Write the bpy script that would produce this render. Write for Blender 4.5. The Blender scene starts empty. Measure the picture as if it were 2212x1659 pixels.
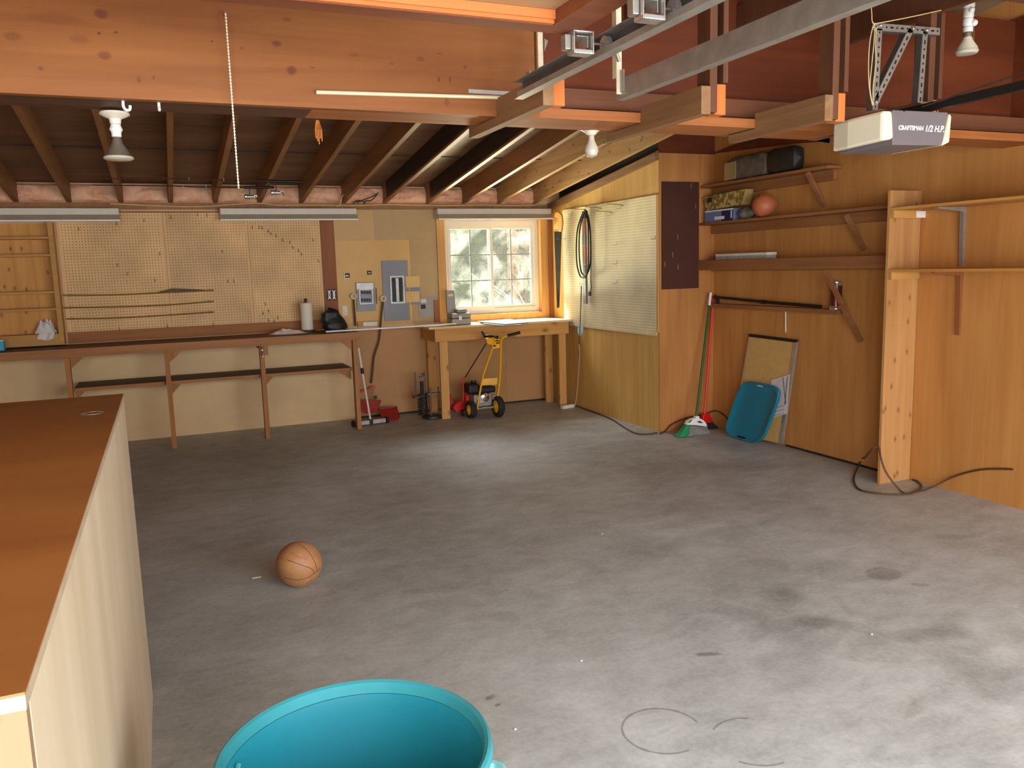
import bpy, math, random
from mathutils import Vector, Matrix, noise
random.seed(7)
PI = math.pi
COL = bpy.context.scene.collection

# ------------------------------------------------------------------ camera solve (room axes: X along back wall, Y depth, Z up)
F = 1750.76; YAW, PIT, ROL = math.radians(22.919), math.radians(8.2813), math.radians(-1.6302)
CAM = Vector((-4.2159, -8.6920, 1.6))
_f0 = Vector((math.sin(YAW), math.cos(YAW), 0)); _rt = Vector((math.cos(YAW), -math.sin(YAW), 0)); _up = Vector((0, 0, 1))
FW = _f0*math.cos(PIT) - _up*math.sin(PIT); _uc = _up*math.cos(PIT) + _f0*math.sin(PIT)
RT = _rt*math.cos(ROL) + _uc*math.sin(ROL); UP = -_rt*math.sin(ROL) + _uc*math.cos(ROL)
def P(u, v, **k):
    """photo measurement -> point on the wall / floor / bench plane it lies on"""
    (a, val), = k.items(); i = 'xyz'.index(a)
    d = FW + RT*((u-1106)/F) - UP*((v-829.5)/F)
    return CAM + d*((val-CAM[i])/d[i])

# ------------------------------------------------------------------ mesh builder
class MB:
    def __init__(s): s.v = []; s.f = []; s.uvm = []
    def add(s, vs, fs):
        b = len(s.v); s.v += [Vector(p) for p in vs]; s.f += [tuple(b+i for i in f) for f in fs]; return s
    def box(s, x0, x1, y0, y1, z0, z1):
        x0, x1 = sorted((x0, x1)); y0, y1 = sorted((y0, y1)); z0, z1 = sorted((z0, z1))
        return s.add([(x0,y0,z0),(x1,y0,z0),(x1,y1,z0),(x0,y1,z0),(x0,y0,z1),(x1,y0,z1),(x1,y1,z1),(x0,y1,z1)],
                     [(3,2,1,0),(4,5,6,7),(0,1,5,4),(1,2,6,5),(2,3,7,6),(3,0,4,7)])
    def bar(s, p0, p1, w, h, side=(1,0,0)):
        p0, p1 = Vector(p0), Vector(p1); d = (p1-p0).normalized(); a = Vector(side); a = (a - d*a.dot(d)).normalized(); b = d.cross(a)
        c = []
        for p in (p0, p1):
            for sa, sb in ((-1,-1),(1,-1),(1,1),(-1,1)): c.append(p + a*(sa*w/2) + b*(sb*h/2))
        return s.add(c, [(3,2,1,0),(4,5,6,7),(0,1,5,4),(1,2,6,5),(2,3,7,6),(3,0,4,7)])
    def tube(s, pts, r, n=8, closed=False):
        pts = [Vector(p) for p in pts]; m = len(pts); rs = r if isinstance(r, (list, tuple)) else [r]*m
        t0 = (pts[1]-pts[0]).normalized(); a = t0.orthogonal().normalized(); rings = []
        for i in range(m):
            if closed: t = (pts[(i+1) % m]-pts[i-1]).normalized()
            else: t = (pts[min(i+1, m-1)]-pts[max(i-1, 0)]).normalized()
            a = (a - t*a.dot(t)); a = a.normalized() if a.length > 1e-6 else t.orthogonal().normalized(); b = t.cross(a)
            rings.append([pts[i] + (a*math.cos(2*PI*k/n) + b*math.sin(2*PI*k/n))*rs[i] for k in range(n)])
        fs = []
        for i in range(m if closed else m-1):
            j = (i+1) % m
            for k in range(n): fs.append((i*n+k, i*n+(k+1) % n, j*n+(k+1) % n, j*n+k))
        if not closed: fs += [tuple(reversed(range(n))), tuple((m-1)*n+k for k in range(n))]
        return s.add([p for ring in rings for p in ring], fs)
    def lathe(s, prof, o=(0,0,0), ax=(0,0,1), n=24, caps=True):
        o = Vector(o); ax = Vector(ax).normalized(); a = ax.orthogonal().normalized(); b = ax.cross(a); vs = []; fs = []
        for r, h in prof:
            for k in range(n): vs.append(o + ax*h + (a*math.cos(2*PI*k/n) + b*math.sin(2*PI*k/n))*max(r, 1e-4))
        for i in range(len(prof)-1):
            for k in range(n): fs.append((i*n+k, i*n+(k+1) % n, (i+1)*n+(k+1) % n, (i+1)*n+k))
        if caps: fs += [tuple(reversed(range(n))), tuple((len(prof)-1)*n+k for k in range(n))]
        return s.add(vs, fs)
    def prism(s, poly, vec):
        vec = Vector(vec); n = len(poly); vs = [Vector(p) for p in poly]; vs += [p+vec for p in vs]
        return s.add(vs, [tuple(reversed(range(n))), tuple(range(n, 2*n))] + [(k, (k+1) % n, n+(k+1) % n, n+k) for k in range(n)])
    def grid(s, fn, nu, nv, wu=False):
        vs = [fn(i/(nu if wu else nu-1), j/(nv-1)) for j in range(nv) for i in range(nu)]; fs = []
        for j in range(nv-1):
            for i in range(nu if wu else nu-1): fs.append((j*nu+i, j*nu+(i+1) % nu, (j+1)*nu+(i+1) % nu, (j+1)*nu+i))
        return s.add(vs, fs)
    def sphere(s, c, r, n=24, m=14, sc=(1,1,1)):
        c = Vector(c); vs = []; fs = []
        for j in range(m+1):
            th = PI*j/m
            for i in range(n):
                ph = 2*PI*i/n; rr = max(math.sin(th), 1e-3)
                vs.append(c + Vector((r*rr*math.cos(ph)*sc[0], r*rr*math.sin(ph)*sc[1], r*math.cos(th)*sc[2])))
        for j in range(m):
            for i in range(n): fs.append((j*n+i, (j+1)*n+i, (j+1)*n+(i+1) % n, j*n+(i+1) % n))
        fs += [tuple(range(n)), tuple(reversed(range(m*n, (m+1)*n)))]
        return s.add(vs, fs)
    def torus(s, c, R, r, ax=(0,0,1), n=32, m=8, sc=1):
        c = Vector(c); ax = Vector(ax).normalized(); a = ax.orthogonal().normalized(); b = ax.cross(a)
        return s.tube([c + (a*math.cos(2*PI*k/n)*R + b*math.sin(2*PI*k/n)*R*sc) for k in range(n)], r, m, closed=True)
    def build(s, name, mat, parent=None, smooth=False, bevel=0, origin=None, weld=False):
        lo = Vector([min(p[i] for p in s.v) for i in range(3)]); hi = Vector([max(p[i] for p in s.v) for i in range(3)])
        o = Vector(origin) if origin is not None else Vector(((lo.x+hi.x)/2, (lo.y+hi.y)/2, lo.z))
        me = bpy.data.meshes.new(name); me.from_pydata([tuple(p-o) for p in s.v], [], s.f); me.update()
        import bmesh
        bm = bmesh.new(); bm.from_mesh(me)
        if weld: bmesh.ops.remove_doubles(bm, verts=bm.verts, dist=1e-4)
        bmesh.ops.recalc_face_normals(bm, faces=bm.faces); bm.to_mesh(me); bm.free()
        if mat is not None: me.materials.append(mat)
        ob = bpy.data.objects.new(name, me); COL.objects.link(ob)
        if smooth:
            for p in me.polygons: p.use_smooth = True
            me.set_sharp_from_angle(angle=math.radians(40))
        if bevel:
            b = ob.modifiers.new('bevel', 'BEVEL'); b.width = bevel; b.segments = 2; b.limit_method = 'ANGLE'; b.angle_limit = math.radians(50)
        if parent is not None:
            ob.parent = parent; ob.matrix_parent_inverse = WM[parent.name].inverted()
        ob.location = o; WM[ob.name] = Matrix.Translation(o)
        return ob
WM = {}
def tag(o, label, cat, group=None, kind=None):
    if label: o['label'] = label
    if cat: o['category'] = cat
    if group: o['group'] = group
    if kind: o['kind'] = kind
    return o
def thing(name, label, cat, loc, group=None, kind=None):
    o = bpy.data.objects.new(name, None); o.empty_display_size = .05; COL.objects.link(o); o.location = loc
    WM[o.name] = Matrix.Translation(Vector(loc)); return tag(o, label, cat, group, kind)
def dup(root, delta, label=None, rot=None):
    def cp(o, par):
        c = o.copy(); COL.objects.link(c)
        if par is not None: c.parent = par
        for ch in o.children: cp(ch, c)
        return c
    r = cp(root, None); r.location = Vector(root.location) + Vector(delta)
    if rot: r.rotation_euler = rot
    if label: r['label'] = label
    return r
def B(*a): return MB().box(*a)
def arc(c, r, a0, a1, n, ax1, ax2):
    c, ax1, ax2 = Vector(c), Vector(ax1), Vector(ax2)
    return [c + ax1*(r*math.cos(a0+(a1-a0)*i/n)) + ax2*(r*math.sin(a0+(a1-a0)*i/n)) for i in range(n+1)]
def smooth_path(pts, sub=6):
    pts = [Vector(p) for p in pts]; out = []
    for i in range(len(pts)-1):
        p0, p1, p2, p3 = pts[max(i-1, 0)], pts[i], pts[i+1], pts[min(i+2, len(pts)-1)]
        for k in range(sub):
            t = k/sub
            out.append(.5*((2*p1)+(p2-p0)*t+(2*p0-5*p1+4*p2-p3)*t*t+(3*p1-p0-3*p2+p3)*t**3))
    return out + [pts[-1]]

# ------------------------------------------------------------------ materials
def lin(c):
    o = []
    for x in c:
        x /= 255; o.append(x/12.92 if x <= .04045 else ((x+.055)/1.055)**2.4)
    return (*o, 1)
class NT:
    def __init__(s, name):
        s.m = bpy.data.materials.new(name); s.m.use_nodes = True; s.t = s.m.node_tree; s.t.nodes.clear()
        s.out = s.n('ShaderNodeOutputMaterial')
    def n(s, ty, **k):
        nd = s.t.nodes.new(ty)
        for a, b in k.items():
            if a.startswith('i_'): nd.inputs[a[2:].replace('_', ' ')].default_value = b
            else: setattr(nd, a, b)
        return nd
    def l(s, a, b): s.t.links.new(a, b)
    def math(s, op, a, b=None, clamp=False):
        nd = s.n('ShaderNodeMath', operation=op, use_clamp=clamp)
        for i, x in enumerate((a, b)):
            if x is None: continue
            if isinstance(x, (int, float)): nd.inputs[i].default_value = x
            else: s.l(x, nd.inputs[i])
        return nd.outputs[0]
    def mix(s, fac, a, b, blend='MIX'):
        nd = s.n('ShaderNodeMix', data_type='RGBA', blend_type=blend)
        for k, x in ((0, fac), (6, a), (7, b)):
            if isinstance(x, (int, float)): nd.inputs[k].default_value = x
            elif isinstance(x, tuple): nd.inputs[k].default_value = x
            else: s.l(x, nd.inputs[k])
        return nd.outputs[2]
    def ramp(s, fac, stops):
        nd = s.n('ShaderNodeValToRGB'); e = nd.color_ramp.elements
        while len(e) < len(stops): e.new(.5)
        for i, (p, c) in enumerate(stops): e[i].position = p; e[i].color = c if isinstance(c, tuple) else (c, c, c, 1)
        s.l(fac, nd.inputs[0]); return nd.outputs[0]
    def coords(s, rnd=True):
        tc = s.n('ShaderNodeTexCoord')
        if not rnd: return tc.outputs['Object']
        oi = s.n('ShaderNodeObjectInfo'); va = s.n('ShaderNodeVectorMath', operation='ADD')
        sc = s.n('ShaderNodeVectorMath', operation='SCALE'); cb = s.n('ShaderNodeCombineXYZ')
        for i in range(3): s.l(oi.outputs['Random'], cb.inputs[i])
        s.l(cb.outputs[0], sc.inputs[0]); sc.inputs['Scale'].default_value = 17.3
        s.l(tc.outputs['Object'], va.inputs[0]); s.l(sc.outputs[0], va.inputs[1]); return va.outputs[0]
    def mapped(s, vec, scale, loc=(0,0,0)):
        mp = s.n('ShaderNodeMapping'); mp.inputs['Scale'].default_value = scale; mp.inputs['Location'].default_value = loc
        s.l(vec, mp.inputs[0]); return mp.outputs[0]
    def noise(s, vec, scale, detail=4, rough=.55, dist=0):
        nd = s.n('ShaderNodeTexNoise'); nd.inputs['Scale'].default_value = scale; nd.inputs['Detail'].default_value = detail
        nd.inputs['Roughness'].default_value = rough; nd.inputs['Distortion'].default_value = dist; s.l(vec, nd.inputs['Vector']); return nd.outputs[0]
    def done(s, color, rough=.6, metal=0, bump=None, bstr=.15, spec=.5, **extra):
        b = s.n('ShaderNodeBsdfPrincipled')
        if isinstance(color, tuple): b.inputs['Base Color'].default_value = color
        else: s.l(color, b.inputs['Base Color'])
        if isinstance(rough, (int, float)): b.inputs['Roughness'].default_value = rough
        else: s.l(rough, b.inputs['Roughness'])
        b.inputs['Metallic'].default_value = metal; b.inputs['Specular IOR Level'].default_value = spec
        for k, v in extra.items(): b.inputs[k.replace('_', ' ')].default_value = v
        if bump is not None:
            bn = s.n('ShaderNodeBump'); bn.inputs['Strength'].default_value = bstr; bn.inputs['Distance'].default_value = .004
            s.l(bump, bn.inputs['Height']); s.l(bn.outputs[0], b.inputs['Normal'])
        s.l(b.outputs[0], s.out.inputs[0]); return s.m
_mc = {}
def plain(name, c, rough=.55, metal=0, var=.08, scale=6, spec=.4, bump=0):
    if name in _mc: return _mc[name]
    t = NT(name); v = t.coords(); nz = t.noise(v, scale, 5); c0 = lin(c)
    d = tuple(x*(1-var*1.6) for x in c0[:3])+(1,); h = tuple(min(1, x*(1+var)) for x in c0[:3])+(1,)
    col = t.ramp(nz, [(.3, d), (.7, h)])
    _mc[name] = t.done(col, rough, metal, bump=t.noise(v, scale*12, 3) if bump else None, bstr=bump, spec=spec); return _mc[name]
def wood(name, light, dark, grain='x', fine=26, knots=0, knotcol=(70,35,15), rough=.6, contrast=(.3,.72), stain=.25, spec=.3, kn='y', spots=None):
    if name in _mc: return _mc[name]
    t = NT(name); v = t.coords(); g = 'xyz'.index(grain)
    sc = [fine]*3; sc[g] = fine*.05; sc2 = [3.2]*3; sc2[g] = .7
    n1 = t.noise(t.mapped(v, sc), 1, 6, .6, .6); n2 = t.noise(t.mapped(v, sc2), 1, 3, .5, .8)
    f = t.math('ADD', t.math('MULTIPLY', n1, 1-stain*1.2), t.math('MULTIPLY', n2, stain*1.2))
    col = t.ramp(f, [(contrast[0], lin(dark)), (contrast[1], lin(light))])
    if knots:
        sx_ = t.n('ShaderNodeSeparateXYZ'); t.l(v, sx_.inputs[0]); cb = t.n('ShaderNodeCombineXYZ')
        o_ = [i for i in range(3) if i != g and i != 'xyz'.index(kn)][0]
        t.l(t.math('MULTIPLY', sx_.outputs[g], knots), cb.inputs[0]); t.l(t.math('MULTIPLY', sx_.outputs[o_], knots*1.7), cb.inputs[1])
        vo = t.n('ShaderNodeTexVoronoi', voronoi_dimensions='2D'); vo.inputs['Scale'].default_value = 1; t.l(cb.outputs[0], vo.inputs['Vector'])
        wob = t.math('ADD', vo.outputs['Distance'], t.math('MULTIPLY', t.noise(v, 40, 2), .05))
        kf = t.ramp(wob, [(.055, 1.0), (.12, .35), (.19, 0.0)])
        sepn = t.n('ShaderNodeSeparateColor'); t.l(vo.outputs['Color'], sepn.inputs[0]); pick = t.math('GREATER_THAN', sepn.outputs[0], .45)
        col = t.mix(t.math('MULTIPLY', t.math('MULTIPLY', kf, pick), .75), col, lin(knotcol))
    if spots:
        oc = t.n('ShaderNodeSeparateXYZ'); t.l(t.coords(False), oc.inputs[0]); wb_ = t.math('MULTIPLY', t.math('SUBTRACT', t.noise(v, 18, 3), .5), .5)
        for px, pz, rx, rz, st in spots:
            a_ = t.math('DIVIDE', t.math('SUBTRACT', oc.outputs[0], px), rx); b_ = t.math('DIVIDE', t.math('SUBTRACT', oc.outputs[2], pz), rz)
            d_ = t.math('ADD', t.math('SQRT', t.math('ADD', t.math('MULTIPLY', a_, a_), t.math('MULTIPLY', b_, b_))), wb_)
            col = t.mix(t.math('MULTIPLY', t.ramp(d_, [(.55, 1.0), (1.0, .35), (1.8, 0.0)]), st), col, lin(knotcol))
    _mc[name] = t.done(col, rough, bump=n1, bstr=.08, spec=spec); return _mc[name]
def pegmat(name, c, dark, a, b, ox=0, var=.1, pitch=.0267):
    """hardboard with a one-inch grid of drilled holes on the plane of local axes a, b"""
    t = NT(name); v = t.coords(False); s = t.n('ShaderNodeSeparateXYZ'); t.l(v, s.inputs[0])
    d2 = None
    for ax in (a, b):
        q = t.math('SUBTRACT', t.math('FRACT', t.math('MULTIPLY', s.outputs['xyz'.index(ax)], 1/pitch)), .5)
        q = t.math('MULTIPLY', q, q); d2 = q if d2 is None else t.math('ADD', d2, q)
    hole = t.math('LESS_THAN', d2, .034)
    nz = t.noise(t.coords(), 2.2, 4); c0 = lin(c); d = tuple(x*(1-var*2) for x in c0[:3])+(1,); h = tuple(min(1, x*(1+var)) for x in c0[:3])+(1,)
    col = t.mix(t.math('MULTIPLY', hole, .8), t.ramp(nz, [(.32, d), (.68, h)]), lin(dark))
    return t.done(col, .5, spec=.3)

M = dict(
 ply_wall=wood('ply_wall', (208,150,84), (172,114,56), 'z', 16, 0, stain=.45),
 ply_face=wood('ply_face', (204,142,80), (166,106,54), 'z', 18, 0, stain=.4),
 ply_yellow=wood('ply_yellow', (232,190,110), (190,142,72), 'z', 14, 0, stain=.4),
 back_tan=plain('back_tan', (220,186,136), .6, var=.09, scale=1.5),
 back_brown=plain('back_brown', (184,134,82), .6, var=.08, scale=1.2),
 hard_tan=plain('hard_tan', (204,164,106), .5, var=.07, scale=2),
 hard_mid=plain('hard_mid', (214,170,98), .5, var=.07, scale=2),
 hard_olive=plain('hard_olive', (186,154,104), .5, var=.07, scale=2),
 redboard=wood('redboard', (160,100,58), (126,74,38), 'z', 20, 0, stain=.5),
 ledge_red=wood('ledge_red', (178,116,62), (140,86,42), 'x', 20, 0),
 beam_board=wood('beam_board', (162,104,52), (122,70,32), 'x', 20, 0, (96,44,26), stain=.5, rough=.55, spots=[(P(u, v, y=-5.4).x-(-7.0-2.655)/2, P(u, v, y=-5.4).z-2.228, rx, rz, st) for u, v, rx, rz, st in ((218,30,.024,.018,.7),(28,78,.03,.016,.4),(172,85,.035,.016,.3),(226,120,.024,.016,.55),(214,72,.006,.005,.9),(250,70,.008,.005,.7),(88,148,.01,.008,.5),(300,172,.008,.014,.5),(332,168,.004,.009,.6),(458,89,.006,.004,.9),(522,104,.008,.004,.7),(598,94,.02,.012,.7),(630,152,.02,.018,.75),(675,146,.010,.003,.7),(620,42,.02,.008,.5),(765,119,.02,.008,.4),(847,138,.009,.004,.7),(908,127,.02,.011,.5),(950,116,.012,.004,.5),(948,172,.006,.012,.8),(972,172,.006,.012,.8),(1005,145,.01,.006,.6),(965,220,.012,.02,.5),(120,40,.09,.02,.25),(400,40,.3,.05,.22))]),
 beam_web=wood('beam_web', (122,60,30), (84,36,16), 'x', 14, 0, stain=.5),
 beam_plate=wood('beam_plate', (184,116,64), (148,84,42), 'x', 20, 0),
 ledge=wood('ledge', (134,86,58), (104,62,40), 'x', 20, 0),
 arm=wood('arm', (160,122,84), (120,86,54), 'y', 20, 0),
 post=wood('post', (116,76,52), (86,52,34), 'z', 20, 0),
 block=wood('block', (222,132,64), (186,98,40), 'z', 22, 0),
 rafter=wood('rafter', (176,126,80), (128,86,50), 'y', 16, 0, stain=.4),
 rafter_spot=wood('rafter_spot', (206,168,112), (160,120,74), 'y', 16, 5, (80,50,28), kn='x'),
 sheath=wood('sheath', (158,116,82), (104,70,48), 'x', 12, 0, stain=.6),
 dark_plank=wood('dark_plank', (104,70,48), (70,44,30), 'x', 16, 0),
 dark_streaked=wood('dark_streaked', (64,50,38), (30,24,18), 'y', 40, 0),
 bench_wood=wood('bench_wood', (180,124,72), (140,90,48), 'x', 22, 0),
 bench_leg=wood('bench_leg', (184,126,70), (144,92,46), 'z', 22, 0),
 bench_top=wood('bench_top', (104,66,42), (62,38,24), 'x', 14, 0, stain=.6, rough=.5),
 shelf_dark=wood('shelf_dark', (112,86,60), (72,52,36), 'x', 14, 0, stain=.6),
 pine=wood('pine', (222,170,98), (190,130,66), 'z', 20, 3.5, (120,70,30)),
 pine_x=wood('pine_x', (218,164,92), (184,124,60), 'x', 20, 2.5, (120,70,30)),
 pine_pale=wood('pine_pale', (236,214,160), (214,184,124), 'x', 14, 0),
 casing=wood('casing', (216,172,104), (190,138,76), 'z', 18, 0),
 knotty=wood('knotty', (226,170,92), (190,126,56), 'z', 16, 5.0, (110,60,24)),
 shelf_pine=wood('shelf_pine', (206,158,88), (180,128,62), 'x', 18, 0),
 tallboard=wood('tallboard', (202,152,96), (172,120,68), 'z', 14, 5.0, (120,72,36)),
 shelf_wall=wood('shelf_wall', (166,112,66), (126,78,44), 'y', 18, 0),
 shelf_edge=wood('shelf_edge', (214,160,84), (176,116,52), 'y', 24, 0),
 cab_side=wood('cab_side', (204,190,162), (176,158,128), 'z', 7, 0, stain=.55, contrast=(.25,.78)),
 cab_top=wood('cab_top', (164,112,60), (136,88,44), 'x', 7, 0, stain=.7, rough=.5),
 cab_front=wood('cab_front', (146,118,88), (126,98,68), 'z', 8, 0),
 door_panel=wood('door_panel', (190,156,116), (166,128,88), 'x', 12, 0, stain=.5),
 door_rail=wood('door_rail', (136,78,48), (104,54,32), 'x', 14, 0),
 door_stop=wood('door_stop', (206,122,66), (180,94,44), 'x', 20, 0),
 teal=plain('teal', (30,122,138), .38, var=.07, scale=3),
 teal_rim=plain('teal_rim', (52,138,146), .45, var=.06, scale=5),
 teal_light=plain('teal_light', (150,214,214), .4),
 teal_lid=plain('teal_lid', (22,116,140), .42, var=.08, scale=3),
 galv=plain('galv', (164,158,146), .42, .55, var=.12, scale=14),
 galv_dark=plain('galv_dark', (104,98,94), .5, .5, var=.12, scale=14),
 zinc=plain('zinc', (206,202,194), .3, .8, var=.1, scale=20),
 chrome=plain('chrome', (225,225,225), .15, 1, var=.03),
 white=plain('white', (236,234,228), .45, var=.03),
 offwhite=plain('offwhite', (226,218,198), .55, var=.05),
 strapwhite=plain('strapwhite', (226,212,180), .6, var=.08, scale=20),
 fixture=plain('fixture', (214,206,188), .4, var=.04),
 fixture_shaded=plain('fixture_shaded', (176,162,134), .45, var=.05),
 vinyl=plain('vinyl', (216,210,196), .4, var=.02),
 black=plain('black', (26,24,22), .5, var=.1),
 rubber=plain('rubber', (38,36,34), .8, var=.1),
 iron=plain('iron', (70,66,60), .5, .6, var=.2, scale=20),
 yellow=plain('yellow', (236,172,14), .35, var=.04),
 red=plain('red', (206,26,18), .4, var=.06),
 darkred=plain('darkred', (150,38,22), .5, var=.1),
 redrod=plain('redrod', (220,60,36), .4, var=.04),
 brown=plain('brown', (74,38,24), .6, var=.12, scale=3),
 panelgrey=plain('panelgrey', (118,118,122), .4, .15, var=.1, scale=3),
 platesilver=plain('platesilver', (182,180,174), .4, .3, var=.15, scale=12),
 greyplate=plain('greyplate', (158,152,142), .5, .1, var=.05),
 card=plain('card', (226,188,124), .75, var=.05),
 cream=plain('cream', (228,214,176), .45, var=.04),
 cable=plain('cable', (86,62,36), .6, var=.1),
 cable_tan=plain('cable_tan', (214,184,128), .6, var=.05),
 cable_pink=plain('cable_pink', (206,164,140), .6, var=.05),
 cable_brown=plain('cable_brown', (84,56,34), .6, var=.08),
 brass=plain('brass', (176,140,66), .4, .6, var=.08),
 cloth=plain('cloth', (232,224,218), .85, var=.05),
 cloth_pink=plain('cloth_pink', (232,214,202), .85, var=.06),
 toolgrey=plain('toolgrey', (150,142,132), .45, .3, var=.08),
 padgrey=plain('padgrey', (196,206,200), .6, var=.05),
 padedge=plain('padedge', (64,80,82), .7, var=.05),
 sticker=plain('sticker', (236,214,130), .6, var=.03),
 bluebox=plain('bluebox', (112,124,160), .5, var=.12, scale=8),
 navy=plain('navy', (44,44,84), .5, var=.1),
 aqua=plain('aqua', (70,190,224), .5, var=.2, scale=12),
 bagblack=plain('bagblack', (44,40,36), .45, var=.15, scale=8),
 baggrey=plain('baggrey', (104,94,80), .4, var=.25, scale=14),
 baglabel=plain('baglabel', (168,142,96), .6, var=.1),
 plastic_bag=plain('plastic_bag', (118,118,108), .2, var=.35, scale=14),
 tin=plain('tin', (206,200,188), .25, .9, var=.05),
 tin_dark=plain('tin_dark', (94,44,28), .3, .5, var=.15),
 broomgreen=plain('broomgreen', (26,92,40), .45, var=.05),
 bristle_green=plain('bristle_green', (44,150,92), .8, var=.2, scale=40),
 bristle_grey=plain('bristle_grey', (142,138,134), .85, var=.2, scale=40),
 bristle_black=plain('bristle_black', (34,30,28), .85, var=.2, scale=40),
 paper=plain('paper', (216,206,204), .7, var=.05),
 cork=plain('cork', (206,164,98), .75, var=.05, scale=20),
 opener_grey=plain('opener_grey', (112,104,106), .5, var=.04),
 lens=plain('lens', (222,216,188), .35, var=.03),
 saw_handle=plain('saw_handle', (206,146,56), .45, var=.1, scale=14),
 blade=plain('blade', (26,24,21), .85, 0, var=.25, scale=9, spec=.1),
 levelred=plain('levelred', (170,104,84), .5, var=.1, scale=14),
 levelgrey=plain('levelgrey', (108,112,112), .4, .4, var=.1),
 feather=plain('feather', (168,206,204), .7, var=.2, scale=30),
 copper=plain('copper', (206,120,40), .5, .3, var=.15, scale=20),
 ringmetal=plain('ringmetal', (220,216,206), .25, .9, var=.04),
 bulbglass=plain('bulbglass', (196,190,172), .2, var=.02),
 silverbulb=plain('silverbulb', (170,160,140), .25, .7, var=.08),
 socketgrey=plain('socketgrey', (120,104,84), .5, .4, var=.1),
 ceramic=plain('ceramic', (228,220,200), .3, var=.03),
 cab_edge=plain('cab_edge', (168,152,126), .6, var=.08, scale=14),
 muntin=plain('muntin', (150,156,156), .4, var=.03),
 peg_margin=plain('peg_margin', (226,182,122), .5, var=.08, scale=2.2, spec=.3),
 fence=plain('fence', (190,180,160), .7),
 bark=plain('bark', (120,96,76), .8, var=.2, scale=14),
 bark_pale=plain('bark_pale', (206,180,160), .8, var=.2, scale=14),
 wicker=None)

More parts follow.
